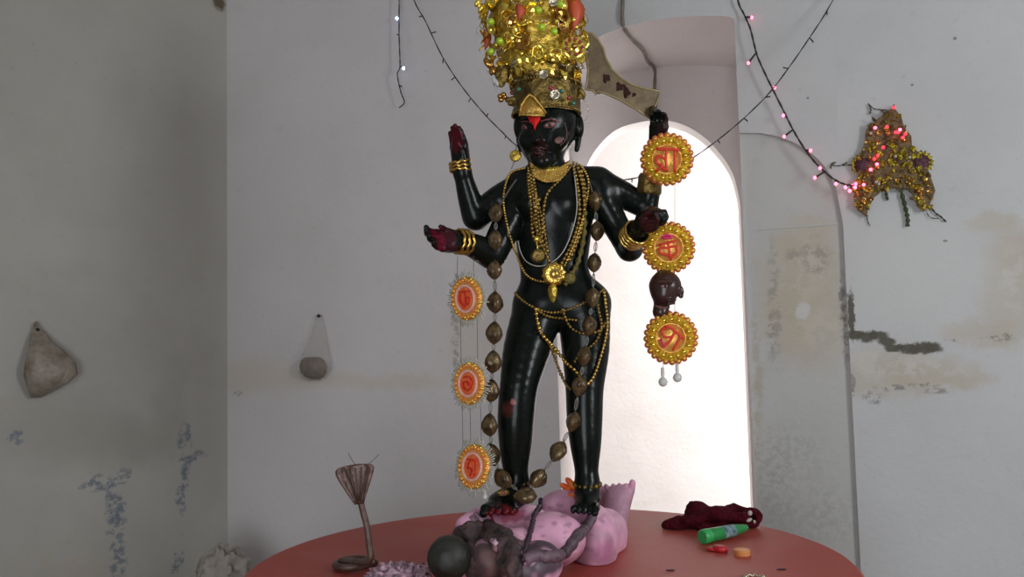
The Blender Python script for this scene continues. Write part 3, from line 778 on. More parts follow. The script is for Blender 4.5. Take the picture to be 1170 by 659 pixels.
# choker
ck = []
for i in range(40):
    a = 2*math.pi*i/40; c = P(629, 194, 2.44)
    ck.append(c+V((math.cos(a)*m(24, 2.44), math.sin(a)*.052, .012*math.cos(a)*.2-.012*(1-math.sin(a))*.5)))
b = MB(); prof_r = .011
b.tube(ck, .0105, 8, closed=True, flat=.45, side=(0, 0, 1)); 
cho = b.build('choker', K['foil'], label='wide gold choker close under the chin', cat='necklace', origin=P(629, 196, 2.44))
b = MB()
for k in range(8):
    o_ = 1.7*k; pl = drape([(606+.5*k, 186+o_), (615, 192.5+o_), (627, 195.5+o_), (640, 192+o_), (651-.6*k, 183.5+o_)], .009+.0012*(k % 2), 5); beads(b, pl, .0034, .0062, 6, 4, .35); b.tube(pl, .0018, 5)
b.build('choker_bib', K['plaque'], cho)
chainobj('bead_necklace', [(600, 192), (584, 197), (578, 210), (575, 230), (579, 255), (585, 277), (592, 295), (600, 312), (612, 320), (628, 321), (640, 312), (652, 288), (664, 255), (671, 225), (672, 205), (664, 190), (655, 186)], .0042, K['gold'],
         'long gold bead necklace looping lowest around the torso', 'necklace', off=.012)
chainobj('chain_necklace', [(604, 192), (604, 210), (607, 240), (608, 262), (611, 275), (617, 282)], .0055, K['goldchain'], 'thick knotted gold chain hanging down the middle of the chest', 'necklace', off=.009,
         extra=([(608, 194), (611, 215), (614, 240), (617, 262), (620, 275)], [(606, 200), (609, 225), (612, 248), (614, 266)], [(611, 220), (618, 245), (620, 265), (616, 276)], [(616, 228), (610, 250), (617, 270), (624, 283)], [(655, 186), (640, 205), (626, 220), (621, 240), (622, 262), (626, 290)], [(612, 222), (612, 245), (614, 268), (622, 285), (628, 300)]))
chainobj('tinsel_necklace', [(655, 190), (660, 215), (662, 245), (656, 270), (645, 295), (636, 308)], .0065, K['goldchain'], 'broad double-strand gold necklace over the right side of the chest', 'necklace', off=.010,
         extra=([(660, 192), (666, 215), (667, 245), (661, 272), (650, 298)], [(664, 196), (669, 225), (665, 255), (655, 282)]))
b = MB(); b.tube(drape([(655, 190), (658, 215), (659, 240), (653, 266), (643, 288), (630, 300), (615, 304), (602, 299), (595, 288), (592, 275)], .014), .0015, 6)
b.build('necklace_cord', K['whitecord'], label='thin white cord necklace in a long loop over the chest', cat='necklace')
b = MB(); tp_ = drape([(668, 240), (667, 270), (660, 300), (650, 318), (645, 326)], .012); b.tube(tp_, [.004+.005*math.sin(i*.9)**2 for i in range(len(tp_))], 8); b.build('tinsel_strand', K['olive'], label='dull olive tinsel strand beside the sunburst pendant', cat='garland')
# sunburst pendant
pc = onn(633, 313, .022)
pen = empty('pendant', pc, 'gold sunburst pendant with pointed leaf drop at the waist', 'pendant')
vd = -ray(633, 313).normalized(); R = basis(vd, (1, 0, 0))
b = MB(); prof = [(0.001, .010), (.008, .010), (.012, .006), (.02, .008), (.030, .004), (.033, 0), (.03, -.004)]
b.lathe(prof, pc, vd, 40, wob=lambda w, i: 1+.07*math.cos(10*w)*(i > 2)); b.build('sunburst', K['gold'], pen)
b = MB()
for i in range(12):
    a = 2*math.pi*i/12; b.ell(pc+R@V((math.cos(a)*.022, math.sin(a)*.022, .008)), .0045, 8, 5)
b.build('petal_ring', K['sequin'], pen)
b = MB(); q = P(632, 334, pc.y+.004); b.lathe([(.002, .028), (.010, .02), (.014, .008), (.012, -.008), (.006, -.024), (.001, -.03)], q, (0, -.1, 1), 10, wob=lambda w, i: 1+.2*math.cos(3*w)); b.build('leaf_drop', K['foil'], pen)
b = MB(); q = onn(615, 292, .016); b.ell(q, (.021, .012, .020), 14, 9); o = b.build('ball_pendant', K['foil_dark'], label='round brown-gold ball pendant on the chest', cat='pendant')
b = MB(); q2 = onn(613, 273, .016); b.ell(q2, .0085, 12, 8); b.tube([q2, q], .002, 5); b.build('gold_ball', K['sequin'], o)
b = MB(); q = onn(651, 318, .018); b.ell(q, (.017, .010, .016), 12, 7); b.build('rosette', K['olive'], label='small olive rosette right of the sunburst pendant', cat='pendant')
# girdle
gird = chainobj('waist_chain', [(589, 335), (598, 344), (612, 352), (630, 357), (648, 354), (665, 347), (680, 338), (690, 330)], .0045, K['goldchain'], 'gold girdle chain around the hips', 'girdle', off=.007,
                extra=([(612, 352), (625, 361), (645, 364), (660, 366)],))
chainobj('hip_chain', [(612, 353), (614, 366), (618, 380), (628, 392), (637, 402), (648, 415), (658, 424), (664, 432)], .0065, K['gold'], 'thick gold hip chain slanting across to the far thigh', 'girdle', off=.010)
chainobj('hip_chain', [(626, 390), (633, 405), (638, 420), (645, 436), (652, 445)], .0050, K['goldchain'], 'thin gold hip chain hanging between the thighs', 'girdle', off=.010)
chainobj('hip_chain', [(643, 354), (648, 368), (656, 377), (668, 381), (684, 378), (692, 368)], .0052, K['goldchain'], 'short gold hip chain looping high on the right thigh', 'girdle', off=.010)
chainobj('hip_chain', [(690, 334), (692, 350), (694, 370), (691, 390), (686, 408), (680, 426), (672, 438), (660, 440)], .0052, K['gold'], 'long gold hip chain down the outer edge of the right thigh', 'girdle', off=.010)
chainobj('hip_chain', [(682, 340), (684, 355), (687, 372), (682, 388), (672, 398), (662, 405), (656, 415)], .0050, K['goldchain'], 'inner gold hip chain meeting the skull beads on the right thigh', 'girdle', off=.010)
# bangles
def bangle(c, ax, r, rr, mt, label, n=3, gap=.009, kink=.0):
    e = empty('bangle', c, label, 'bangle'); ax = V(ax).normalized(); R = basis(ax)
    for k in range(n):
        b = MB(); cc = V(c)+ax*(k-(n-1)/2)*gap; tl = (k-(n-1)/2)*.12
        b.tube([cc+R@V((math.cos(t)*r, math.sin(t)*r, r*math.cos(t)*tl+kink*math.sin(9*t+k))) for t in [2*math.pi*i/40 for i in range(40)]], rr, 8, closed=True)
        b.build('ring', mt, e)
    return e
bangle(P(526, 190, 2.40), P(521, 140, 2.39)-P(527, 192, 2.40), m(11.8, 2.4), .0042, K['gold'], 'gold bangles on the wrist of the raised hand', 3, .012, .002)
bangle(P(528, 276, 2.315), P(478, 272, 2.22)-P(530, 277, 2.32), m(13.5, 2.3), .0048, K['gold'], 'gold bangles on the outstretched lower hand', 3, .013, .002)
bangle(P(725, 268, 2.33), P(740, 255, 2.27)-P(722, 274, 2.37), m(14.5, 2.33), .0045, K['gold'], 'gold bangles on the lower fist beside the medallion', 4, .010, .001)
b = MB(); c = P(742, 211, 2.45); ax = P(748, 172, 2.44)-P(739, 237, 2.46); b.lathe([(m(13.2, 2.45), -.028), (m(14.5, 2.45), -.02), (m(13.6, 2.45), 0), (m(13.8, 2.45), .02), (m(12, 2.45), .03)], c, ax, 28, wob=lambda w, i: 1+.04*math.sin(7*w+i))
b.build('armband', K['foil_dark'], label='wide dull gold armband on the sword arm', cat='armband')
def ringon(px, py, Y, rp, ax, rr, mt, name, label, cat, group=None, par=None):
    b = MB(); c = P(px, py, Y); R = basis(V(ax)); r = m(rp, Y)
    pts_ = [c+R@V((math.cos(t)*r, math.sin(t)*r, 0)) for t in [2*math.pi*i/36 for i in range(36)]]
    beads(b, pts_+[pts_[0]], rr, rr*2.2); b.tube(pts_, rr*.4, 5, closed=True)
    return b.build(name, mt, par, label=label, cat=cat, group=group, origin=None if par else c)
ringon(592, 550, 2.395, 12.5, (0, -.15, 1), .006, K['foil_dark'], 'anklet', 'dull beaded anklet above the front foot', 'anklet')
ringon(671, 553, 2.40, 14, (0, -.1, 1), .007, K['foil_dark'], 'anklet', 'dull beaded anklet on the rear foot by the orange petals', 'anklet')
ringon(538, 226, 2.43, 13.5, (.45, -.25, 1), .0028, K['clear'], 'bead_bracelet', 'thin white bead string round the raised forearm', 'bracelet')
ringon(549, 285, 2.37, 14.5, (1, -.9, .15), .0026, K['clear'], 'bead_bracelet', 'thin white bead string round the lower left forearm', 'bracelet')
# toe ring / instep ornament
b = MB(); q = onn(575, 563, .006); b.ell(q, (.018, .006, .011), 12, 6); o = b.build('foot_ornament', K['foil_dark'], label='oval gilt ornament with red stone on the front instep', cat='ornament')
b = MB(); b.ell(q-V((0, .005, 0)), (.006, .003, .005), 10, 6); b.build('stone', K['redgem'], o)
# earrings
e = empty('earring', P(589, 178, 2.40), 'round gold disc earring dangling on the left side of the face', 'earring')
b = MB(); c = P(589, 178, 2.40); b.lathe([(.001, .003), (.012, .004), (.0165, .001), (.0165, -.002), (.001, -.003)], c, (-.2, -1, 0), 24); b.build('disc', K['foil'], e)
b = MB(); b.tube([P(592, 160, 2.42), P(591, 166, 2.41), P(589, 172, 2.40)], .0012, 5); b.build('hook', K['thread'], e)
b = MB(); b.tube([P(588, 184, 2.40), P(584, 193, 2.40)], .0012, 5); b.build('tail_thread', K['thread'], e)
b = MB(); pts_ = [P(654, 168, 2.42), P(653, 174, 2.415), P(654, 181, 2.41), P(653, 188, 2.40)]; beads(b, pts_, .0021, .0062); b.build('earring', K['clear'], label='string of small white beads hanging from the ear', cat='earring')

# ------------------------------------------------------------------ garland of skull-like beads
gpx = [(567, 243), (566, 274), (565, 308), (566, 345), (565, 380), (563, 413), (561, 446), (560, 485), (562, 519), (575, 546), (600, 567), (615, 546), (638, 516), (655, 482), (662, 441), (668, 407), (673, 372), (677, 340), (679, 300), (682, 264), (680, 230)]
gY = []
for i, (x, y) in enumerate(gpx):
    hpt = onb(x, y, .017); gY.append(min(hpt.y if hpt else 9, 2.40 if i > 11 else 2.37))
for i in (3, 4, 5, 6, 7, 8): gY[i] = 2.34
gY[9] = min(gY[9], 2.33); gY[10] = min(gY[10], 2.29); gY[11] = 2.33; gY[12] = 2.37
gp = [P(x, y, Y) for (x, y), Y in zip(gpx, gY)]
gar = empty('bead_garland', gp[10], 'long garland of carved brown beads hanging from shoulders to feet', 'garland')
bmsh = []
for k in range(3):
    b = MB(); R_ = .0195
    prof = [(.002, -.0235), (.006, -.021), (.012, -.015), (.0175, -.004), (.0185, .005), (.014, .015), (.007, .021), (.002, .024)]
    b.lathe(prof, (0, 0, 0), (0, 0, 1), 16, wob=lambda w, i, k=k: 1+.15*math.cos(3*w+k)+.05*math.cos(5*w+i))
    b.ell((.006, -.0145, .004), (.006, .006, .008), 8, 6)
    me = bpy.data.meshes.new('bead'); me.from_pydata(b.v, [], b.f); me.polygons.foreach_set('use_smooth', [True]*len(b.f)); me.materials.append(K['skull']); bmsh.append(me)
for i, p in enumerate(gp):
    a = gp[max(0, i-1)]; c = gp[min(len(gp)-1, i+1)]; t = (c-a).normalized()
    sc = 1.16 if 2 < i < 13 else 1.05
    R = basis(t, V((1, random.uniform(-.7, .7), 0))).to_4x4()@Matrix.Diagonal((sc*(1.06 if i == 10 else 1), sc, sc*1.12, 1)); R.translation = p
    inst(bmsh[i % 3], 'bead', gar, R)
    if i < len(gp)-1:
        q = gp[i+1]; d = (q-p); L = d.length; mid = (p+q)/2; dn = d.normalized()
        b = MB(); b.tube([p+dn*.018, q-dn*.018], .0012, 5)
        Rm = basis(dn, (1, 0, 0)); ll = max(.003, (L-.056)*.5)
        b.tube([mid+Rm@V((math.cos(w)*.004, 0, math.sin(w)*ll*.8)) for w in [2*math.pi*k/14 for k in range(14)]], .0012, 5, closed=True)
        b.build('wire_link', K['link'], gar)
# the garland's end drapes over the shoulders
for a, bpt in ((gp[0], onn(590, 205, .008)), (gp[-1], onn(668, 196, .008))):
    b = MB(); b.tube(bez([a, (a+bpt)/2+V((0, -.006, .004)), bpt], 5), .0025, 6); b.build('cord', K['thread'], gar)

# ------------------------------------------------------------------ sword
SY = 2.47
out = [(668, 40), (671, 37), (676, 38), (683, 45), (689, 55), (692, 66), (699, 79), (708, 88), (720, 96), (735, 101), (754, 104), (752, 112), (748, 122), (742, 135), (727, 125), (708, 114), (690, 106), (682, 104), (681, 108), (677, 103), (669, 102), (671, 92), (672, 80), (669, 62), (666, 50)]
sw = empty('sword', P(742, 135, SY), 'broad curved brass sword blade raised beside the crown', 'sword')
pp = [P(x, y, SY+.0006*(x-700)) for x, y in out]; b = MB(); b.prism(pp, V((0, .010, 0))); b.build('blade', K['blade'], sw, smooth=False)
b = MB(); b.tube(pp, .0032, 6, closed=True); b.build('blade_edge', K['bladerim'], sw)
for (x, y, rx, rz, sd0) in ((691, 89, 6, 5, 1), (706, 99, 7, 5, 4), (714, 105, 6, 6, 8), (724, 108, 3, 2.5, 12)):
    b = MB(); Yd = SY+.0006*(x-700)-.0012; c = P(x, y, Yd); ring_ = []
    for j in range(28):
        w = 2*math.pi*j/28; q = 1+.55*noise.noise(V((math.cos(w)*1.6+sd0, math.sin(w)*1.6, 0)))+.35*noise.noise(V((math.cos(w)*5, math.sin(w)*5, sd0)))
        ring_.append(c+V((math.cos(w)*m(rx, SY)*q, 0, math.sin(w)*m(rz, SY)*q)))
    b.prism(ring_, V((0, .002, 0))); b.build('stain', K['stain'], sw, label='maroon stain on the blade')
b = MB(); b.tube([P(745, 124, SY+.02), P(750, 140, 2.455), P(757, 168, 2.43)], .011, 10); b.build('grip', K['blade'], sw)
b = MB(); b.ell(P(684, 103, SY-.002), (.012, .006, .012), 10, 6); b.build('boss', K['bladerim'], sw)

# ------------------------------------------------------------------ crown
cr = empty('crown', P(625, 130, 2.45), 'tall heaped gold tinsel crown on the black statue', 'crown')
def prof_c(y):    # centre x and half width in px at row y
    tb_ = [(-70, 612, 40), (-40, 612, 52), (-10, 611, 60), (20, 610, 62), (50, 612, 60), (75, 616, 52), (90, 620, 44), (100, 624, 39), (116, 625, 38), (130, 624, 39)]
    for (a, x1, w1), (c, x2, w2) in zip(tb_[:-1], tb_[1:]):
        if y <= c: t = (y-a)/(c-a); return x1+(x2-x1)*t, w1+(w2-w1)*t
    return 624, 38
# band
b = MB(); vs = []; fs = []; ns = 48; rows = [(y, k) for k, y in enumerate(range(133, 80, -4))]
for y, k in rows:
    x, w = prof_c(y); w = w if y > 100 else w*.96; c = P(x, y, 2.45)
    for j in range(ns):
        a = 2*math.pi*j/ns; q = 1+.03*math.sin(8*a+k)+.03*noise.noise(V((math.cos(a)*3, math.sin(a)*3, k*.6)))
        vs.append(c+V((math.cos(a)*m(w, 2.45)*q, math.sin(a)*.092*q, 0)))
for k in range(len(rows)-1):
    for j in range(ns): l = (j+1) % ns; fs.append((k*ns+j, k*ns+l, (k+1)*ns+l, (k+1)*ns+j))
fs.append(tuple((len(rows)-1)*ns+j for j in range(ns))); b.add(vs, fs); b.build('crown_band', K['foil_dark'], cr)
# core of crumpled tinsel
b = MB(); vs = []; fs = []; rows = list(range(95, -74, -5))
for k, y in enumerate(rows):
    x, w = prof_c(y); c = P(x, y, 2.46); w *= .80
    if k == len(rows)-1: w *= .4
    for j in range(ns):
        a = 2*math.pi*j/ns; q = 1+.20*noise.noise(V((math.cos(a)*4, math.sin(a)*4, y*.11)))
        vs.append(c+V((math.cos(a)*m(w, 2.45)*q, math.sin(a)*.105*q, m(2, 2.4)*noise.noise(V((a*4, y*.2, 3))))))
for k in range(len(rows)-1):
    for j in range(ns): l = (j+1) % ns; fs.append((k*ns+j, k*ns+l, (k+1)*ns+l, (k+1)*ns+j))
fs.append(tuple((len(rows)-1)*ns+j for j in range(ns))); fs.append(tuple(range(ns))[::-1]); b.add(vs, fs); b.build('tinsel_core', K['foil'], cr)
# front plaque: peaked leaf
fl = [(593, 132), (596, 120), (601, 112), (605, 108), (610, 111), (617, 119), (624, 129), (622, 132), (608, 131)]
b = MB(); b.prism([P(x, y, 2.345+.0006*abs(x-606)) for x, y in fl], V((0, .006, 0))); b.tube([P(x, y, 2.343+.0006*abs(x-606)) for x, y in fl], .0035, 6, closed=True); b.build('front_plaque', K['plaque'], cr)
def disc_mesh(nm, r, mt, cup=.3, seg=12, hole=False, flute=0):
    b = MB(); prof = [(r*.02, -r*.1), (r*.5, r*.02), (r*.85, r*cup), (r, r*cup*.9), (r*.9, r*cup*.75), (r*.5, -r*.08), (r*.02, -r*.2)]
    b.lathe(prof, (0, 0, 0), (0, 0, 1), seg, wob=(lambda w, i: 1+flute*math.cos(6*w)) if flute else None)
    me = bpy.data.meshes.new(nm); me.from_pydata(b.v, [], b.f); me.polygons.foreach_set('use_smooth', [True]*len(b.f)); me.materials.append(mt); return me
def ball_mesh(nm, r, mt, seg=10, rings=7):
    b = MB(); b.ell((0, 0, 0), r, seg, rings)
    me = bpy.data.meshes.new(nm); me.from_pydata(b.v, [], b.f); me.polygons.foreach_set('use_smooth', [True]*len(b.f)); me.materials.append(mt); return me
def ring_mesh(nm, r, rr, mt):
    b = MB(); b.tube([V((math.cos(t)*r, math.sin(t)*r, 0)) for t in [2*math.pi*i/16 for i in range(16)]], rr, 6, closed=True)
    me = bpy.data.meshes.new(nm); me.from_pydata(b.v, [], b.f); me.polygons.foreach_set('use_smooth', [True]*len(b.f)); me.materials.append(mt); return me
def leaf_mesh(nm, L, w, mt):
    b = MB(); n = 7; vs = []; 
    for s_ in (1, -1):
        for i in range(n):
            t = i/(n-1); ww = w*math.sin(math.pi*min(1, t*.9+.05))**.8; z = .12*L*math.sin(t*3)
            vs += [V((-ww, t*L, z+.0012*s_)), V((0, t*L, z+.25*w+.0012*s_)), V((ww, t*L, z+.0012*s_))]
    fs = []
    for i in range(n-1):
        for j in (0, 1):
            q = (i*3+j, i*3+j+1, (i+1)*3+j+1, (i+1)*3+j); fs.append(q); fs.append(tuple(x+3*n for x in q)[::-1])
    b.add(vs, fs); me = bpy.data.meshes.new(nm); me.from_pydata(b.v, [], b.f); me.materials.append(mt); return me
gd = [disc_mesh('gold_disc', .021, K['sequin'], .35, 12, flute=.06), disc_mesh('gold_disc', .015, K['sequin'], .5, 10), disc_mesh('gold_disc', .024, K['sequin_brown'], .25, 14, flute=.08), disc_mesh('gold_disc', .019, K['silver'], .3, 10)]
gl = leaf_mesh('gold_leaf', .034, .010, K['sequin']); gr_ = ring_mesh('wire_ring', .015, .0014, K['silver']); gb = ball_mesh('gold_bead', .008, K['sequin'])
def crownspot(y=None, a=None, push=0):
    y = random.uniform(-55, 98) if y is None else y; x, w = prof_c(y); a = random.uniform(math.pi*.95, math.pi*2.05) if a is None else a
    c = P(x, y, 2.46); q = .93+push
    p = c+V((math.cos(a)*m(w, 2.45)*q, math.sin(a)*.128*q, 0)); nn = V((math.cos(a), math.sin(a)*1.1, random.uniform(-.2, .3))).normalized()
    return p, nn
def rrot(nn, tilt=.7):
    n2 = (nn+V([random.uniform(-tilt, tilt) for _ in range(3)])).normalized()
    return basis(n2, V([random.uniform(-1, 1) for _ in range(3)])+V((.01, 0, 0))).to_4x4()
for i in range(96):
    p, nn = crownspot(-52+150*((i*.618) % 1)); Rr = rrot(nn, .8); Rr.translation = p; inst(gd[random.choice((0, 0, 0, 0, 1, 1, 2, 2, 3))], 'gold_disc', cr, Rr)
for i in range(60):
    p, nn = crownspot(push=-.02); Rr = rrot(nn, .9); Rr.translation = p; inst(gb, 'gold_bead', cr, Rr)
for i in range(60):
    p, nn = crownspot(push=.0); Rr = rrot(nn, .9); Rr.translation = p; inst(gl, 'gold_leaf', cr, Rr)
for i in range(30):
    p, nn = crownspot(push=.03); Rr = rrot(nn, .9); Rr.translation = p; inst(gr_, 'wire_ring', cr, Rr)
lime = ball_mesh('lime_bead', .0105, K['limegreen'], 14, 9)
def frontY(px, py):
    x, w = prof_c(py); t = max(-1, min(1, (px-x)/w)); return 2.455-.132*math.sqrt(max(0, 1-t*t))
def put(me, nm, px, py, dy=-.012, nn=(0, -1, .1), tilt=.2, lab=None):
    Rr = rrot(V(nn), tilt); Rr.translation = P(px, py, frontY(px, py)+dy); return inst(me, nm, cr, Rr, lab)
for (x, y) in ((561, 25), (571, 47), (561, 59), (615, 12), (619, 31), (633, 36), (606, -14), (640, 5)): put(lime, 'lime_bead', x, y, lab='bright lime-green bead')
tealb = ball_mesh('green_stone', .0065, K['teal'], 10, 6); redb = ball_mesh('red_stone', .0065, K['redgem'], 10, 6); silb = disc_mesh('silver_disc', .014, K['silver'], .2)
for (x, y) in ((560, 82), (593, 102), (642, 104), (638, 110), (655, 118)): put(tealb, 'green_stone', x, y, -.004, lab='small green stone')
for (x, y) in ((629, 100), (585, 106), (631, 102), (650, 112)): put(redb, 'red_stone', x, y, -.004, lab='small red stone')
for (x, y) in ((621, 85), (562, 80), (632, 2), (634, 108)): put(silb, 'silver_disc', x, y, -.008)
# red flame petals
def flame(px, py, w, hh, Y, mt, nm='flame_petal'):
    b = MB(); n = 9; vs = []
    for i in range(n):
        t = i/(n-1); ww = w*math.sin(math.pi*(t**.7))*.5+.3; cx = px+3*math.sin(t*3.2); yy = py-hh/2+hh*t
        vs += [P(cx-ww, yy, Y+.004), P(cx, yy, Y-.008), P(cx+ww, yy, Y+.004), P(cx, yy, Y+.010)]
    fs = []
    for i in range(n-1):
        for j in range(4): l = (j+1) % 4; fs.append((i*4+j, i*4+l, (i+1)*4+l, (i+1)*4+j))
    fs += [(0, 1, 2, 3), tuple(range((n-1)*4+3, (n-1)*4-1, -1))]
    b.add(vs, fs); return b.build(nm, mt, cr, label='orange-red flame-shaped petal')
flame(655, 16, 20, 40, 2.39, K['orangered']); flame(592, 14, 12, 20, frontY(592, 14)-.012, K['orangered']); flame(554, 45, 9, 26, 2.43, K['orangered'])
# round brooch at right
c = P(655, 55, 2.355); b = MB(); b.lathe([(.001, .012), (.012, .012), (.018, .006), (.026, .009), (.034, .005), (.037, 0), (.034, -.005), (.001, -.006)], c, (.2, -1, .1), 36, wob=lambda w, i: 1+.03*math.cos(18*w)*(i > 3)); br = b.build('round_brooch', K['sequin'], cr)
b = MB(); R = basis(V((.2, -1, .1)), (1, 0, 0))
for i in range(9):
    a = 2*math.pi*i/9; b.ell(c+R@V((math.cos(a)*.023, math.sin(a)*.023, .010)), .0055, 8, 5)
b.build('brooch_stone', K['redgem'], br); b = MB(); b.ell(c+R@V((0, 0, .013)), .009, 10, 6); b.build('brooch_centre', K['sequin_brown'], br)
# side tassels and leaves
for (x, y, w, hh, mt) in ((560, 78, 8, 26, K['sequin_brown']), (566, 92, 5, 22, K['clear']), (655, 92, 9, 24, K['sequin_brown']), (662, 105, 8, 26, K['foil_dark']), (548, 6, 7, 22, K['sequin']), (640, 0, 12, 12, K['sequin']), (584, 115, 10, 14, K['foil_dark']), (574, 112, 8, 12, K['sequin_brown']), (576, 88, 14, 30, K['foil_dark'])):
    b = MB(); c = P(x, y, 2.40 if x < 600 else 2.42)
    for k in range(5):
        o_ = V((random.uniform(-.5, .5)*m(w, 2.4), random.uniform(-.01, .01), random.uniform(-.3, .3)*m(hh, 2.4))); b.ell(c+o_, (m(w, 2.4)*.42, .008, m(hh, 2.4)*.26), 8, 5, Matrix.Rotation(random.uniform(-.6, .6), 3, 'Y'))
    b.build('tassel', mt, cr)
for pl in ([(549, 42), (544, 36), (547, 30), (551, 32)], [(664, 112), (671, 120), (672, 130), (668, 138)], [(668, 142), (675, 141)]):
    b = MB(); b.tube(bez([P(x, y, 2.42) for x, y in pl], 5), .0009, 5); b.build('loose_wire', K['silver'], cr)
# crown lace round the band (small gold beads)
for y, r in ((131, .0036), (99, .004)):
    b = MB(); x, w = prof_c(y); c = P(x, y, 2.45); pl = [c+V((math.cos(t)*m(w+1.5, 2.45), math.sin(t)*.097, 0)) for t in [2*math.pi*i/60 for i in range(61)]]; beads(b, pl, r, r*2.1); b.build('bead_trim', K['goldchain'], cr)

# ------------------------------------------------------------------ medallions
def medallion(px, py, Y, rpx, rpy, label, strokes, style='gold', yaw=0, lean=0, group=None):
    c = P(px, py, Y); e = empty('medallion', c, label, 'medallion', group)
    vdir = (CAM-c).normalized(); nn = Matrix.Rotation(yaw, 3, 'Z')@vdir; X = V((0, 0, 1)).cross(nn).normalized()*1; R0 = basis(nn, X)
    R0 = R0@Matrix.Rotation(lean, 3, 'Z'); r = m(rpy, Y)
    L3 = lambda x, y, z=0: c+R0@V((x, y, z))
    if style == 'gold':
        b = MB(); n = 24
        for i in range(n):
            a = 2*math.pi*i/n; b.ell(L3(math.cos(a)*r*.90, math.sin(a)*r*.90, .001), (r*.095, r*.095, .006), 8, 5, R0)
        b.build('rim_beads', K['rimgold'], e)
        b = MB()
        for i in range(n):
            a = 2*math.pi*i/n; b.ell(L3(math.cos(a)*r*.90, math.sin(a)*r*.90, -.003), (r*.135, r*.135, .004), 8, 5, R0)
        b.lathe([(r*.1, -.005), (r*.88, -.005), (r*.9, 0), (r*.1, .001)], c, nn, 40)
        b.build('scalloped_rim', K['redrim'], e)
        b = MB()
        n = 30; vs = []; fs = []
        for i in range(n*2):
            a = math.pi*i/n; z = .010 if i % 2 else .001; q = .87 if i % 2 else .84
            vs += [L3(math.cos(a)*r*.52, math.sin(a)*r*.52, z*.8), L3(math.cos(a)*r*.72, math.sin(a)*r*.72, z+.003), L3(math.cos(a)*r*q, math.sin(a)*r*q, z), L3(math.cos(a)*r*.8, math.sin(a)*r*.8, -.003)]
        for i in range(n*2):
            k = (i+1) % (n*2)
            for j in range(3): fs.append((i*4+j, k*4+j, k*4+j+1, i*4+j+1))
        b.add(vs, fs); b.build('pleated_foil', K['pleat'], e, smooth=False)
        b = MB()
        for i in range(16):
            a = 2*math.pi*(i+.5)/16; b.ell(L3(math.cos(a)*r*.70, math.sin(a)*r*.70, .012), (.0052, .0052, .004), 8, 5, R0)
        b.build('sequin', K['sequin'], e)
        b = MB(); b.lathe([(r*.58, 0), (r*.58, .006), (r*.54, .009), (r*.51, .006), (.0005, .006)], c, nn, 36, capb=False); b.build('centre_disc', K['centre'], e)
        lz = .010; sr = .0036
    else:
        b = MB(); n = 72
        for i in range(n):
            a = 2*math.pi*(i+random.uniform(-.2, .2))/n; ln = random.uniform(1.18, 1.38)
            b.tube([L3(math.cos(a)*r*.8, math.sin(a)*r*.8, -.002), L3(math.cos(a)*r*ln, math.sin(a)*r*ln, random.uniform(-.004, .004))], [.0032, .0016], 5)
        b.build('bristle_fringe', K['bristle'], e)
        b = MB(); b.lathe([(.001, -.004), (r*.95, -.003), (r, .002), (r*.8, .007), (r*.62, .005)], c, nn, 40, capt=False)
        for i in range(26):
            a = 2*math.pi*i/26; b.ell(L3(math.cos(a)*r*.86, math.sin(a)*r*.86, .007), (.006, .006, .0045), 8, 5, R0)
        b.build('beaded_ring', K['orangefoil'], e)
        b = MB()
        for i in range(14):
            a = 2*math.pi*(i+.5)/14; b.ell(L3(math.cos(a)*r*.95, math.sin(a)*r*.95, .006), (.004, .004, .004), 8, 5, R0)
        b.build('sequin', K['sequin'], e)
        b = MB(); b.lathe([(r*.66, 0), (r*.66, .006), (r*.58, .008), (.0005, .007)], c, nn, 36, capb=False); b.build('centre_disc', K['orange'], e, label='orange centre disc')
        b = MB(); b.tube([L3(math.cos(t)*r*.60, math.sin(t)*r*.60, .008) for t in [2*math.pi*i/32 for i in range(32)]], .004, 8, closed=True); b.build('inner_ring', K['pinkring'], e)
        lz = .011; sr = .0030
    for st, mt in strokes:
        b = MB(); pl = bez([L3(x*r*1.1, y*r*1.1, lz) for x, y in st], 5); b.tube(pl, sr*(r/.07)*1.5, 8, flat=.6, side=nn); 
        for q in (pl[0], pl[-1]): b.ell(q, sr*(r/.07)*1.1, 8, 5)
        b.build('letter_stroke', K[mt], e)
    return e, L3, r
SRI = [([(-.34, .36), (.40, .32)], 'redletter'), ([(.26, .33), (.27, -.42)], 'redletter'), ([(-.02, .34), (-.04, .05), (0, -.38)], 'redletter'), ([(-.05, .0), (-.30, .12), (-.34, -.12), (-.16, -.20), (-.32, -.38)], 'redletter'), ([(.0, -.38), (-.16, -.28)], 'redletter')]
KAA = [([(-.30, .14), (.28, .20)], 'redletter'), ([(0, .2), (.02, -.40)], 'redletter'), ([(.0, -.02), (-.26, .04), (-.30, -.14), (-.02, -.26)], 'redletter'), ([(.02, .02), (.26, .0), (.22, -.22), (.04, -.34)], 'redletter'), ([(-.16, .40), (.0, .46), (.16, .36)], 'pinkletter'), ([(-.12, .35), (.12, .33)], 'pinkletter')]
LII = [([(-.26, .34), (0, .30), (.38, .08)], 'redletter'), ([(.30, .12), (.16, -.36)], 'redletter'), ([(.08, .22), (.0, -.08), (-.14, -.30)], 'redletter'), ([(-.02, .02), (-.22, -.0), (-.34, .18), (-.24, .26)], 'redletter'), ([(-.30, -.14), (-.14, -.32)], 'pinkletter')]
medallion(762, 182, 2.36, 27, 30.5, 'round gold medallion with red letter hanging highest at right', SRI, lean=-.05)
medallion(764, 283, 2.34, 27, 30, 'round gold medallion with red and pink letter beside the fist', KAA, lean=.1)
e3, L3, r3 = medallion(766.5, 386, 2.34, 29, 30.5, 'round gold medallion with red letter below the hanging head', LII, lean=-.25)
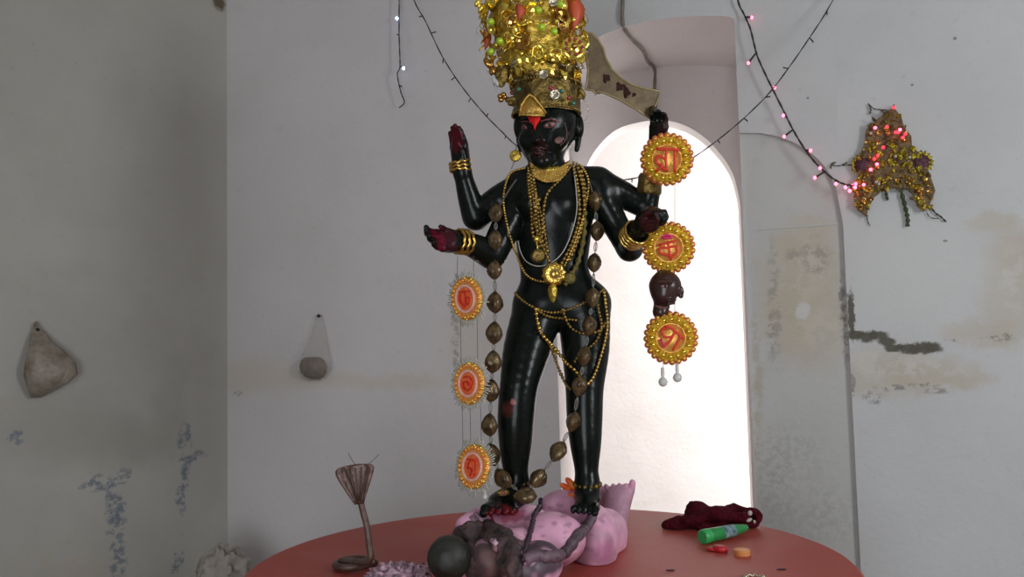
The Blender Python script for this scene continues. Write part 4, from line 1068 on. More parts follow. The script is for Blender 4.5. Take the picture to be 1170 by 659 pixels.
for x, y, y0 in ((757.5, 436, 412), (774, 431, 412)):
    b = MB(); b.tube([P(x, y0, 2.34), P(x, y-14, 2.34)], .0012, 5); b.lathe([(.004, .038), (.005, .02), (.004, .012), (.009, .008), (.0125, -.001), (.009, -.010), (.002, -.013)], P(x, y, 2.34), (0, 0, 1), 14); b.build('drop_bead', K['clear'], e3, label='clear drop bead')
b = MB(); b.tube([P(771, 212, 2.37), P(771, 300, 2.37), P(771, 360, 2.37), P(770, 400, 2.36)], .0009, 5); b.build('thread', K['thread'], label='thin dark thread joining the right-hand gold medallions', cat='thread')
G1 = [([(-.30, .30), (.26, .30)], 'redletter'), ([(-.24, .2), (-.30, -.05), (-.10, -.30)], 'redletter'), ([(0, .28), (.05, 0), (-.02, -.34)], 'redletter'), ([(.05, .05), (.26, .0), (.16, -.26)], 'redletter')]
G2 = [([(-.20, .26), (.10, .30), (.28, .05), (.12, -.28), (-.18, -.22), (-.26, .02), (-.02, .08), (.1, -.05)], 'redletter')]
G3 = [([(-.26, .28), (.24, .28)], 'redletter'), ([(-.14, .24), (-.24, -.05), (.0, -.12), (-.06, -.36)], 'redletter'), ([(.14, .26), (.18, -.34)], 'redletter')]
ym = math.radians(-46)
medallion(534, 341, 2.31, 17, 25, 'orange bristle-edged medallion hanging highest at left, below the hand', G1, 'fringe', ym)
medallion(537, 438, 2.31, 17, 24, 'orange bristle-edged medallion hanging in the middle at left', G2, 'fringe', ym)
m3, L3c, r3c = medallion(542, 533, 2.31, 17.5, 25, 'orange bristle-edged medallion hanging lowest at left by the foot', G3, 'fringe', ym)
for x, y in ((539, 560), (554, 568)):
    b = MB(); b.tube([P(x, y-18, 2.31), P(x, y-5, 2.31)], .001, 5); b.lathe([(.003, .026), (.004, .01), (.007, .006), (.008, 0), (.003, -.008)], P(x, y, 2.31), (0, 0, 1), 12); b.build('drop_bead', K['clear'], m3, label='clear drop bead')
for pl in ([(523, 292), (522, 318)], [(541, 292), (541, 316)]):
    b = MB(); b.tube([P(x, y, 2.31) for x, y in pl], .0008, 5); b.build('thread', K['thread'], label='thin thread from the wrist down to the top orange medallion', cat='thread', group='threads under the outstretched hand')
for pl in ([(526, 366), (527, 414)], [(545, 364), (546, 414)]):
    b = MB(); b.tube([P(x, y, 2.31) for x, y in pl], .0008, 5); b.build('thread', K['thread'], label='thin thread between the top and middle orange medallions', cat='thread', group='threads between the top orange medallions')
for pl in ([(528, 462), (529, 510)], [(537, 464), (538, 508)], [(549, 460), (550, 510)]):
    b = MB(); b.tube([P(x, y, 2.31) for x, y in pl], .0008, 5); b.build('thread', K['thread'], label='thin thread between the middle and lowest orange medallions', cat='thread', group='threads between the lower orange medallions')

# ------------------------------------------------------------------ hanging head
hc = P(761, 330, 2.35)
hs = SDF(hc-V((.07, .06, .09)), hc+V((.08, .07, .08)), .0016)
hs.ell(P(760, 327, 2.35), (m(18.5, 2.35), .042, m(18, 2.35)), None, 0); hs.ell(P(758, 338, 2.345), (.028, .032, .024), None, .015)
hs.cone(P(757, 340, 2.355), P(755, 356, 2.355), .020, .022, .01)
hs.cone(P(769, 334, 2.335), P(778, 333, 2.33), .011, .008, .006); hs.cone(P(777, 330, 2.33), P(778, 338, 2.33), .0085, .007, .004)
hs.cone(P(764, 343, 2.315), P(771, 342, 2.315), .005, .005, .004); hs.cone(P(764, 347, 2.318), P(770, 346, 2.318), .004, .004, .004)
hs.cone(P(753, 322, 2.308), P(766, 322, 2.308), .004, .003, .006)
hs.cone(P(757, 308, 2.36), P(757, 316, 2.35), .009, .018, .01)
hm = hs.mb(); hd = hm.build('hanging_head', K['brownhead'], origin=hc, label='dark brown carved head hanging between the two lower gold medallions', cat='carved head')
b = MB(); b.ell(P(759, 327, 2.306), (.0095, .003, .0045), 12, 6); ob = b.build('eye', K['eye'], hd, label='narrow pale eye'); b = MB(); b.ell(P(760, 327, 2.304), (.004, .0025, .004), 10, 6); b.build('iris', K['iris'], ob)
b = MB(); b.tube([P(748, 349, 2.335), P(756, 352, 2.328), P(765, 351, 2.335)], .003, 6); b.build('neck_ring', K['skinmark'], hd)

# ------------------------------------------------------------------ reclining pink figure
sd = SDF((P(470, 640, 2.1).x-.02, 1.88, .86), (P(735, 560, 2.8).x+.03, 2.93, 1.13), .0042)
def E4(px, py, Y, rx, ry, rz, k=.03, R=None): p = P(px, py, Y); sd.ell(tuple(p), (rx, ry, rz), R, k)
E4(647, 588, 2.47, .088, .075, .070, 0); E4(630, 616, 2.27, .088, .088, .068, .007); E4(598, 606, 2.36, .080, .10, .068, .02)
E4(568, 606, 2.36, .06, .06, .06, .03); E4(585, 632, 2.2, .07, .08, .06, .03)
E4(678, 617, 2.44, .068, .12, .098, .012); E4(690, 612, 2.58, .066, .12, .075, .04)
# far legs and upright feet
sd.chain([(*P(695, 604, 2.6), .052), (*P(702, 602, 2.70), .036)], .02)
def sole(hx, hy, bx, by, Y, w, sgn):
    hpt, bp = P(hx, hy, Y), P(bx, by, Y+.01); wd = V((1, -.35, .08)).normalized()
    for q in (-1, -.5, 0, .5, 1): sd.cone(hpt+wd*q*w*.15, bp+wd*q*w*.70, w*.5, w*.36, .03)
    for i in range(5):
        q = -1+i*.5; a = bp+wd*q*w*.92+V((0, 0, .004)); big = (i == (4 if sgn > 0 else 0))
        sd.cone(a, a+V((.004*q, -.004, .021+(.005 if big else -.002*abs(q)))), w*(.27 if big else .19), w*(.26 if big else .18), .003)
sole(701, 600, 708, 563, 2.74, .040, 1); sole(676, 596, 680, 563, 2.80, .034, -1)
# near arm folded on the hip, hand
sd.chain([(*P(580, 632, 2.16), .050), (*P(600, 650, 2.06), .046), (*P(616, 646, 2.08), .044)], .02)
E4(616, 643, 2.09, .056, .05, .052, .012)
# upper arm / shoulder at the far side with fingers near the foot
sd.chain([(*P(566, 596, 2.38), .036), (*P(548, 592, 2.36), .028), (*P(530, 600, 2.30), .022)], .015)
# head
E4(560, 640, 2.16, .052, .062, .052, .02); E4(545, 642, 2.19, .05, .055, .05, .02)
sd.cone(P(565, 618, 2.09), P(567, 626, 2.075), .008, .010, .006)
sd.floor(TZ+.001)
sv = sd.mb(); del sd.D; pts = sv.np
colr = np.ones((len(pts), 4), np.float32); colr[:, :3] = (.90, .48, .66)
proj = []
def pxy(p):
    d = V(p)-CAM; z = d.dot(fwd); return CX+F*d.dot(rt)/z, CY-F*d.dot(up)/z
def paint3(c, r, cc, stren=1, freq=25):
    c = np.array(c); d = np.linalg.norm((pts-c)/np.array(r), axis=1); mk = np.where(d < 1.6)[0]
    for i in mk:
        f = max(0, min(1, (1-d[i]+noise.noise(V(pts[i])*freq)*.6)*2.5))*stren
        colr[i, :3] = colr[i, :3]*(1-f)+np.array(cc)*f
paint3(P(676, 625, 2.38), (.08, .2, .08), (.42, .24, .30), .7); paint3(P(690, 638, 2.3), (.05, .1, .05), (.55, .15, .33), .45, 12)
paint3(P(550, 635, 2.10), (.085, .10, .09), (.085, .060, .055), .95, 30); paint3(P(563, 645, 2.07), (.045, .06, .06), (.26, .15, .14), .9, 40)
paint3(P(616, 645, 2.07), (.085, .10, .065), (.060, .045, .055), .95, 30); paint3(P(585, 648, 2.08), (.05, .06, .06), (.07, .05, .05), .8, 30)
paint3(P(606, 641, 2.03), (.022, .02, .012), (.65, .45, .55), .8, 60)
paint3(P(580, 590, 2.3), (.05, .04, .02), (.40, .02, .05), .7, 40); paint3(P(700, 575, 2.72), (.1, .1, .12), (.44, .30, .36), .6, 20)
paint3(P(650, 640, 2.2), (.08, .08, .02), (.35, .17, .2), .5, 30); paint3(P(640, 602, 2.36), (.10, .03, .02), (.40, .16, .24), .5, 30)
for _ in range(26):
    x, y = random.uniform(590, 700), random.uniform(570, 640)
    c = P(x, y, 2.3); paint3(c, (.012, .2, .006), (.30, .13, .18), .5, 80)
shiva = sv.build('reclining_figure', K['pink'], origin=P(630, 650, 2.3), colors=colr, label='pink painted figure lying under the feet of the black statue', cat='statue')
bs_ = BVHTree.FromPolygons([tuple(p) for p in sv.v], sv.f)
def ons(px, py, off=.003):
    d = ray(px, py).normalized(); hit, nrm, i, dist = bs_.ray_cast(CAM, d)
    return hit-d*off if hit is not None else None
def drape_s(pl, off, n=8):
    r = []
    for q in bez([V((a, b_, 0)) for a, b_ in pl], n):
        p = ons(q.x, q.y, off)
        if p is not None: r.append(p)
    return r
# hair knot
b = MB(); c = T(513, 659, TZ+.0)
kn = P(513, 637, 2.11); b.ell(kn, (.053, .052, .053), 28, 18)
for v in b.v:
    d = (v-kn); a = math.atan2(d.z, d.x); v += d*.03*math.cos(14*math.hypot(d.x, d.z)/.05)
hk = b.build('hair_knot', K['darkhair'], shiva, label='round black topknot of hair')
hs = SDF(P(525, 659, 2.1)-V((.03, .12, .06)), P(600, 590, 2.3)+V((.05, .12, .05)), .0032)
hp = [(522, 628, .030), (528, 616, .028), (536, 609, .026), (546, 604, .024), (557, 604, .022), (567, 608, .021), (575, 614, .021), (582, 622, .020), (587, 632, .022), (589, 643, .022), (590, 655, .024)]
hp += [(540, 618, .022), (550, 614, .020), (562, 616, .018), (571, 624, .016), (576, 636, .016), (578, 648, .018), (537, 630, .020), (540, 644, .022), (542, 656, .022)]
hq = []
for (x, y, rr) in hp:
    q = ons(x, y, -.012) or P(x, y, 2.2); hq.append((q.x, q.y, q.z, rr))
for a_, b_ in list(zip(hq[:10], hq[1:11]))+list(zip(hq[11:16], hq[12:17]))+[(hq[2], hq[11]), (hq[11], hq[17]), (hq[17], hq[18]), (hq[18], hq[19]), (hq[6], hq[14])]:
    hs.cone(a_[:3], b_[:3], a_[3], b_[3], .008)
hs.noise(.0020, 150); hs.floor(TZ+.001)
hs.mb().build('hair_locks', K['hairmix'], shiva, label='matted grey-brown hair locks')
b = MB(); pl = drape_s([(607, 560), (617, 568), (617, 578), (611, 588), (608, 600), (604, 614), (600, 628), (598, 642)], .002); beads(b, pl, .0078, .0125, 7, 5); 
b.build('prayer_beads', K['rudraksha'], label='string of dark prayer beads across the pink chest', cat='beads')
b = MB(); pl = drape_s([(668, 566), (674, 578), (676, 592), (668, 604), (658, 614), (650, 626), (640, 634), (626, 636), (612, 634), (600, 640)], .004)
b.tube(pl, [.009+.0055*min(1, i/20)+.0012*math.sin(i*.9) for i in range(len(pl))], 10); sn = b.build('serpent', K['serpent'], shiva, label='grey-brown serpent band curling over hip and hand')
b = MB()
for pl in ([(538, 590), (547, 602), (558, 613), (568, 622)], [(543, 586), (553, 598), (564, 608), (573, 616)]):
    d = [P(q.x, q.y, 2.22) if ons(q.x, q.y) is None else ons(q.x, q.y, .004) for q in bez([V((a, c_, 0)) for a, c_ in pl], 6)]
    b.tube(d, .006, 7)
b.build('shoulder_folds', K['pinkcloth'], shiva)
b = MB(); b.tube(drape_s([(560, 588), (567, 600), (578, 607)], .003), .003, 6); b.build('neck_cord', K['redgem'], shiva)

# orange petals by the rear foot
b = MB(); fp = [ons(x, y, .006) or P(x, y, 2.42) for x, y in ((655, 561), (650, 553), (661, 568))]
fl_ = empty('flower', ons(655, 570, .0) or P(655, 570, 2.42), 'orange and yellow flower petals tucked beside the rear foot', 'flower')
for k, (x, y, a, L_) in enumerate(((646, 556, -.5, .035), (652, 552, -.9, .040), (657, 560, -.8, .045), (662, 566, -1.0, .035), (655, 566, -.4, .03))):
    p = ons(x, y, .012) or P(x, y, 2.42); R = Matrix.Rotation(-a, 3, 'Y'); b = MB(); b.ell(p, (L_*.5, .005, L_*.24), 12, 6, R@Matrix.Rotation(.2*k, 3, 'X')); b.build('petal', K['flower'], fl_)

# crumpled pink and white cloth beside the knot
def crumple(name, c, r, mt, label, cat, seed=0, amp=.35, fr=3.0, seg=44, rings=26, zmin=TZ+.001, group=None, sharp=True):
    b = MB(); b.ell((0, 0, 0), 1, seg, rings)
    for v in b.v:
        d = v.normalized(); n = noise.noise(d*fr+V((seed, 0, 0))); n2 = noise.noise(d*fr*2.3+V((0, seed, 0))); n3 = noise.noise(d*fr*5+V((0, seed, 9)))
        q = 1+amp*(1-2.6*abs(n))*.8+amp*.5*n2+amp*.25*(.5-abs(n3)*2)
        w = V((d.x*r[0], d.y*r[1], d.z*r[2]))*q+V(c); w.z = max(w.z, zmin); v.xyz = w
    return b.build(name, mt, label=label, cat=cat, group=group, origin=V((c[0], c[1], zmin)), autos=50)
crumple('crumpled_cloth', T(453, 662, TZ+.025), (.062, .05, .030), K['pinkcloth'], 'crumpled pink and white cloth beside the black topknot', 'cloth', 3, .5, 3.5)
b = MB()
for k in range(7):
    p0 = T(440+k*7, 655-2*k % 4, TZ+.03); b.tube(bez([p0, p0+V((.02, .012, .018)), p0+V((.045, .0, .008)), p0+V((.07, -.02, -.006))], 5), [.002+.003*math.sin(i*.5+.3)**2 for i in range(16)], 6, flat=.4)
b.build('frilled_cloth_edge', K['pinkcloth'], bpy.data.objects['crumpled_cloth'])

# ------------------------------------------------------------------ cobra
cY = 2.30
base = T(405, 650); cb = V((base.x, base.y, TZ))
cob = empty('cobra_figure', cb, 'brown metal cobra with spread hood rising from a coil', 'figurine')
stem = [T(395, 640, TZ+.008)]
coil = []
for i in range(40):
    a = math.radians(20+i*13); rr = .052-.0004*i; coil.append(cb+V((math.cos(a)*rr*1.05, math.sin(a)*rr+.0, .010+.00025*i)))
endc = coil[-1]
s_pts = coil+bez([endc, P(421, 641, cY), P(422, 622, cY), P(419, 600, cY), P(415, 585, cY), P(411, 568, cY)], 7)[1:]
b = MB(); b.tube(s_pts, [.0095 if i < 40 else .0095-.001*min(1, (i-40)/20) for i in range(len(s_pts))], 12); b.build('coiled_body', K['cobra'], cob)
b = MB(); vs = []; fs = []; rows = [(575, 5, 411.5), (568, 8, 410), (558, 12.5, 408.5), (548, 17, 407), (540, 20, 406.3), (535, 20.5, 406.3), (532, 18, 406.3), (530.5, 13, 406.5)]
nn_ = 28
for y, w, x in rows:
    c = P(x, y, cY)
    for j in range(nn_):
        a = 2*math.pi*j/nn_; q = 1+.07*math.cos(6*a); yy = math.sin(a)*(.010+.004*math.cos(4*a))
        tilt = (1 if math.cos(a) < 0 else -1)*0
        vs.append(c+V((math.cos(a)*m(w, cY)*q, yy+.012*abs(math.cos(a))**2*-1, m(-.10*(w)*math.cos(a), cY)*-1)))
for i in range(len(rows)-1):
    for j in range(nn_): l = (j+1) % nn_; fs.append((i*nn_+j, i*nn_+l, (i+1)*nn_+l, (i+1)*nn_+j))
fs.append(tuple((len(rows)-1)*nn_+j for j in range(nn_))); fs.append(tuple(range(nn_))[::-1]); b.add(vs, fs); b.build('hood', K['cobra'], cob)
b = MB()
for dx in (-13, -7, 0, 7, 13):
    b.tube([P(410+dx*.15, 572, cY-.014), P(407+dx*.6, 552, cY-.018), P(406+dx, 534-dx*.08, cY-.014)], [.0015, .0022, .0018], 6)
b.build('hood_rib', K['cobra'], cob)
b = MB()
for pl in ([(406, 531), (400, 522), (398, 517)], [(420, 531), (428, 524), (433, 519)]): b.tube([P(x, y, cY) for x, y in pl], .0008, 4)
b.build('whisker', K['thread'], cob)

# ------------------------------------------------------------------ things on the platform at right
cs = SDF(T(750, 610)-V((.03, .12, 0)), T(875, 600)+V((.04, .14, .14)), .0026)
def ce(px, py, rx, ry, rz, zz, k=.012, cut=False): p = T(px, py); cs.ell((p.x, p.y, TZ+zz), (rx, ry, rz), None, k, cut)
ce(800, 603, .042, .05, .055, .022, 0); ce(796, 602, .035, .04, .035, .045); ce(775, 604, .045, .035, .022, .015); ce(764, 604, .02, .02, .012, .012)
ce(822, 602, .045, .045, .048, .020); ce(838, 600, .040, .042, .045, .022); ce(852, 601, .035, .036, .035, .022)
p = T(858, 603); 
for i in range(16):
    a = 2*math.pi*i/16; b_ = 2*math.pi*(i+1)/16; f = lambda a: (p.x+.001+math.cos(a)*.020, p.y-.01, TZ+.034+math.sin(a)*.020); cs.cone(f(a), f(b_), .010, .010, .006)
cs.cone((p.x-.11, p.y-.03, TZ+.045), (p.x-.02, p.y-.03, TZ+.040), .016, .014, .01); cs.cone((p.x-.20, p.y-.02, TZ+.03), (p.x-.11, p.y-.04, TZ+.055), .016, .020, .01)
cs.noise(.0022, 85); cs.floor(TZ+.0015)
cm = cs.mb(); wool = cm.build('knitted_cloth', K['maroon'], origin=T(815, 606), label='dark maroon knitted woollen cloth heaped at the platform edge', cat='cloth')
b = MB()
for (x, y, rx, rz) in ((857, 586, .007, .008), (856, 594, .010, .005), (862, 596, .004, .006)):
    q = T(x, 606); dd = ray(x, y).normalized(); Yq = q.y-.035; b.ell(P(x, y, Yq), (rx, .005, rz), 10, 6, Matrix.Rotation(random.uniform(-.5, .5), 3, 'Y'))
b.build('white_tag', K['whitecord'], wool, label='small white tags on the wool')
# green bottle lying down
ba_, bb_ = T(803, 622), T(853, 611); ax = (bb_-ba_).normalized(); L = (bb_-ba_).length; r = .0205
c0 = V((ba_.x, ba_.y, TZ+r+.001))
bo = empty('bottle', V((ba_.x, ba_.y, TZ)), 'small green plastic bottle lying in front of the maroon cloth', 'bottle')
b = MB(); b.lathe([(r*.9, .026), (r*.98, .030), (r*.95, L*.4), (r*.9, L*.62), (r*.72, L*.82), (r*.58, L*.95), (r*.45, L)], c0, ax, 28); b.build('bottle_body', K['bottle'], bo, autos=40)
b = MB(); b.lathe([(r*.86, -.002), (r, .002), (r*1.02, .022), (r*.96, .026)], c0, ax, 28, wob=lambda w, i: 1+.012*math.cos(20*w)); b.build('bottle_cap', K['bottlecap'], bo, autos=40, label='brighter green cap')
# printed label band with a small mark
R = basis(ax, (0, 0, 1)); b = MB(); vs = []; fs = []; nk = 14
for i in range(nk+1):
    a = math.radians(10)+math.radians(115)*i/nk
    for hh in (L*.40, L*.66):
        d = R@V((math.cos(a), -math.sin(a), 0)); d2 = R@V((math.cos(a), math.sin(a), 0))
        sgn = d if d.y < d2.y else d2; vs.append(c0+ax*hh+d2*(r*.965 if hh < L*.5 else r*.92))
for i in range(nk): fs.append((2*i, 2*i+1, 2*i+3, 2*i+2))
n_ = len(vs); vs += [v_+(v_-c0-ax*(v_-c0).dot(ax)).normalized()*.0008 for v_ in vs]; fs += [tuple(q+n_ for q in f)[::-1] for f in fs[:nk]]
b.add(vs, fs); b.build('bottle_label', K['bottlelabel'], bo, label='pale blue-grey printed label')
b = MB(); rc = T(823, 630); b.lathe([(.020, 0), (.021, .010), (.018, .016), (.008, .017)], rc, (.1, 0, 1), 24, wob=lambda w, i: 1+.05*math.cos(3*w)); b.ell(rc+V((-.012, .01, .006)), (.026, .018, .006), 16, 6)
b.build('red_cap', K['red'], label='flattened red plastic cap in front of the green bottle', cat='cap', origin=rc)
lc = T(848, 634); b = MB(); b.lathe([(.0215, 0), (.0225, .002), (.022, .014), (.020, .016), (.017, .0145)], lc, (0, 0, 1), 32, wob=lambda w, i: 1+(.012*math.cos(24*w) if i in (1, 2) else 0))
b.build('orange_lid', K['orangelid'], label='small round orange lid beside the red cap', cat='lid', origin=lc, autos=40)
# silver chain at the frame's lower edge
q = T(862, 664); b = MB(); pl = [q+V((.022*math.cos(t)*(1+.2*math.sin(3*t)), .02*math.sin(t), .006+.005*math.sin(4*t)**2)) for t in [i*.16 for i in range(60)]]; beads(b, pl, .0038, .0078)
b.build('coiled_chain', K['silver'], label='small coiled grey metal chain at the bottom edge', cat='chain', origin=V((q.x, q.y, TZ)))
# small dark scraps on the table
for i, (x, y, lb) in enumerate(((766, 651, 'dark flake on the red platform in front of the pink figure'), (893, 650, 'dark flake on the red platform near its right edge'))):
    q = T(x, y, TZ+.002); b = MB(); b.ell(q, (.013, .005, .0018), 10, 5); b.build('flake', K['rudraksha'], label=lb, cat='debris')

# ------------------------------------------------------------------ string lights
def lights(name, pts_, mt_wire, stubs, bulb, label, r=.0028, slen=.022):
    """stubs: list of (param index fraction, side, lit)"""
    e = empty(name, pts_[len(pts_)//2], label, 'string lights')
    b = MB(); tw = []; tw2 = []
    for i, p in enumerate(pts_):
        a = i*1.1; o_ = V((math.cos(a), 0, math.sin(a)))*r*.5; tw.append(p+o_); tw2.append(p-o_)
    b.tube(tw, r*.75, 6); b.tube(tw2, r*.75, 6); b.build('wire', mt_wire, e)
    for px, py, dx, dy, lit in stubs:
        best = min(pts_, key=lambda q: (pxy(q)[0]-px)**2+(pxy(q)[1]-py)**2); Yb = best.y
        tip = P(px+dx, py+dy, Yb-.012); b = MB(); b.tube([best, best.lerp(tip, .5), best.lerp(tip, .85)], [r*.9, r*1.1, r*1.3], 7); b.build('bulb_holder', mt_wire, e)
        if lit: b = MB(); b.ell(tip, (.0066, .0066, .0075), 12, 8); b.build('bulb', bulb, e)
        else: b = MB(); b.ell(best.lerp(tip, .95), (.0028, .0028, .004), 8, 5); b.build('unlit_bulb', K['clear'], e)
    return e
Yb_ = lambda px, py, w: hitwall(px, py, w)[0].y
pl = bez([P(455, -60, 3.90), P(456, -10, 3.89), P(456, 40, 3.89), P(457, 75, 3.88), P(454, 85, 3.88), P(458, 105, 3.88), P(462, 117, 3.88), P(456, 123, 3.87)], 8)
lights('string_lights', pl, K['wire'], [(457, 21, -3.5, 0, 1), (456, 39, -3, 0, 0), (456, 76, 5, 2, 1), (458, 98, 2, 1, 0)], K['whitebulb'], 'short dark light string hanging down with blue-white bulbs', .0026)
sw_ = [(463, -40, 3.88), (473, 0, 3.86), (486, 24, 3.82), (503, 60, 3.76), (520, 88, 3.70), (538, 112, 3.62), (556, 133, 3.52), (575, 152, 3.44), (590, 166, 3.38), (625, 188, 3.30), (665, 202, 3.25), (700, 206, 3.22), (728, 203, 3.21), (760, 194, 3.22), (790, 181, 3.24), (820, 160, 3.27), (850, 135, 3.30), (880, 105, 3.33), (905, 72, 3.36), (925, 43, 3.39), (945, 12, 3.42), (970, -35, 3.45)]
pl = bez([P(*q) for q in sw_], 5)
lights('string_lights', pl, K['wire'], [(483, 17, -5, 2, 0), (493, 37, 6, -1, 0), (508, 68, -2, 5, 0), (520, 88, -5, 4, 0), (539, 113, -4, 4, 0), (555, 132, 3, -3, 0), (578, 155, -1, 4, 0), (790, 181, 2, 4, 0), (819, 160, 4, 4, 0), (850, 136, 5, 3, 0), (876, 108, 5, 2, 0), (900, 79, -6, -2, 0), (924, 45, 6, 4, 0), (943, 13, 2, 5, 0), (722, 204, 0, 4, 0)], None, 'long unlit dark light string drooping behind the statue', .0024)
pk = [(838, -40), (843, 0), (850, 16), (857, 32), (862, 52), (866, 66), (876, 88), (885, 106), (897, 130), (906, 148), (918, 168), (930, 184), (940, 194), (952, 204), (964, 210), (975, 212)]
def Yw(x, y):
    w = 'pillar' if x < 967 else 'right'; p, n = hitwall(x, y, w); return p.y-.05
def YwB(x, y): return onplane(x, y, B, C, .03).y if x < 851 else Yw(x, y)
pl = bez([P(x, y, YwB(x, y)) for x, y in pk], 5)
pinks = [(854, 18, 5, 2, 1), (862, 60, -7, 12, 1), (884, 100, 1, 0, 1), (898, 132, -3, 0, 1), (906, 148, -10, 8, 1), (923, 172, 3, 0, 1), (938, 190, -1, 2, 1), (944, 196, -13, 7, 1), (955, 207, 0, 3, 1), (968, 211, -2, 3, 1), (973, 212, -2, 6, 1), (975, 212, 2, 2, 1)]
lights('string_lights', pl, K['wire'], pinks, K['pinkbulb'], 'dark light string with glowing pink bulbs leading to the wall ornament', .0036)

# ------------------------------------------------------------------ tinsel ornament on the right wall
og, on_ = hitwall(1022, 190, 'right')
def OW(x, y, off=.0): p, n = hitwall(x, y, 'right'); return p+n*off
orn = empty('wall_ornament', OW(1022, 190, .0), 'gold tinsel peaked crown ornament hung on the right wall', 'ornament')
outl = [(1021, 124), (1029, 135), (1034, 148), (1041, 157), (1041, 168), (1050, 176), (1058, 190), (1063, 205), (1069, 219), (1063, 232), (1055, 242), (1048, 236), (1044, 224), (1036, 217), (1022, 215), (1008, 218), (998, 226), (993, 238), (990, 248), (979, 240), (976, 226), (979, 211), (980, 196), (982, 180), (988, 165), (989, 150), (1003, 138), (1012, 130)]
b = MB(); pp = [OW(x+.7*math.sin(i*2.1), y, .004) for i, (x, y) in enumerate(outl)]; b.prism(pp, on_*.022); b.build('backing_board', K['thermocol'], orn, smooth=False)
ox, oy = -on_.y, on_.x; tw_ = V((-on_.y, on_.x, 0))
def inside(x, y):
    c = False; n = len(outl); j = n-1
    for i in range(n):
        xi, yi = outl[i]; xj, yj = outl[j]
        if (yi > y) != (yj > y) and x < (xj-xi)*(y-yi)/(yj-yi)+xi: c = not c
        j = i
    return c
spots = []
while len(spots) < 260:
    x, y = random.uniform(975, 1070), random.uniform(124, 248)
    if inside(x, y): spots.append((x, y))
def small(me_, nm, x, y, off=.03, tilt=.7, lab=None):
    Rr = rrot(on_, tilt); Rr.translation = OW(x, y, off); return inst(me_, nm, orn, Rr, lab)
sd1 = disc_mesh('foil_disc', .011, K['yellowfoil'], .4, 10, flute=.1); sd2 = disc_mesh('foil_disc', .010, K['sequin_brown'], .4, 8); sd3 = leaf_mesh('foil_leaf', .028, .008, K['thermocol']); sd4 = leaf_mesh('foil_leaf', .026, .008, K['yellowfoil'])
for i, (x, y) in enumerate(spots[:90]): small(sd1 if 165 < y < 205 and x > 1005 or i % 4 == 0 else sd2, 'foil_disc', x, y)
for i, (x, y) in enumerate(spots[90:180]): small(sd4 if (y > 165 and i % 2) else sd3, 'foil_leaf', x, y, .028, .9)
sd5 = ball_mesh('foil_bead', .0055, K['gold'], 8, 5)
for i in range(26):
    a = math.pi*i/25; x = 1020+math.cos(a)*-36; y = 240-math.sin(a)*34; small(sd5, 'foil_bead', x, y, .032)
for i in range(20):
    a = math.pi*i/19; x = 1021-math.cos(a)*44; y = 236-math.sin(a)*46; small(sd5, 'foil_bead', x, y, .032)
for x, y, in ((987, 189), (1051, 187)):
    b = MB(); b.lathe([(.004, .016), (.012, .018), (.022, .010), (.034, .004), (.036, 0)], OW(x, y, .018), on_, 24, wob=lambda w, i: 1+.12*math.cos(12*w)); b.build('rosette', K['purple'], orn, label='dark violet rosette')
    b = MB(); b.lathe([(.036, .0), (.046, .004), (.044, -.004)], OW(x, y, .018), on_, 36, wob=lambda w, i: 1+.1*math.cos(18*w)); b.build('rosette_frill', K['yellowfoil'], orn)
ps = ball_mesh('white_bead', .006, K['clear'], 8, 6)
for x, y in ((1023, 181), (1039, 182), (995, 155), (1004, 212), (1001, 210)): small(ps, 'white_bead', x, y, .042, lab='pale shining bead')
rb = ball_mesh('bulb', .0068, K['redbulb'], 10, 7); pb = ball_mesh('bulb', .0065, K['pinkbulb'], 10, 7)
for x, y, q in ((1021, 126, 0), (1000, 149, 1), (1013, 148, 0), (1028, 151, 1), (1031, 160, 0), (1023, 154, 0), (1009, 171, 0), (1003, 180, 0), (999, 184, 0), (1002, 190, 1), (995, 196, 1), (1026, 154, 0), (1034, 156, 0)): small(pb if q else rb, 'bulb', x, y, .046, lab='glowing red bulb')
for x, y in ((978, 212), (974, 214), (987, 213)): small(pb, 'bulb', x, y, .042, lab='glowing pink bulb')
def strand(pl, off, r, mt, nm='tassel', par=orn):
    b = MB(); q = bez([OW(x, y, off) for x, y in pl], 6); b.tube(q, [r*(1+.4*math.sin(i*1.7)) for i in range(len(q))], 6); return b.build(nm, mt, par)
strand([(1029, 216), (1032, 228), (1035, 240), (1037, 250), (1037, 259)], .012, .0075, K['greenleaf']); strand([(1012, 217), (1013, 224), (1014, 229)], .012, .006, K['greenleaf'])
strand([(991, 246), (991, 252), (994, 258)], .008, .002, K['wire'], 'cord'); strand([(1060, 232), (1068, 243), (1075, 248), (1081, 254)], .010, .003, K['wire'], 'cord'); strand([(1056, 238), (1062, 248), (1072, 250)], .010, .0015, K['wire'], 'cord')
strand([(1018, 127), (1008, 126), (999, 125), (994, 121), (992, 119)], .010, .0018, K['wire'], 'cord'); strand([(993, 120), (995, 127), (993, 131)], .010, .0028, K['wire'], 'cord')
strand([(978, 190), (968, 189), (958, 190), (950, 189)], .012, .0018, K['wire'], 'cord'); strand([(949, 193), (951, 188), (955, 186)], .012, .0035, K['greenleaf'], 'cord'); strand([(963, 189), (968, 186)], .012, .003, K['greenleaf'], 'cord')
b = MB(); nq = OW(1021, 122, 0); b.tube([nq-on_*.005, nq+on_*.03], .0025, 8); b.build('hanging_pin', K['nail'], orn)

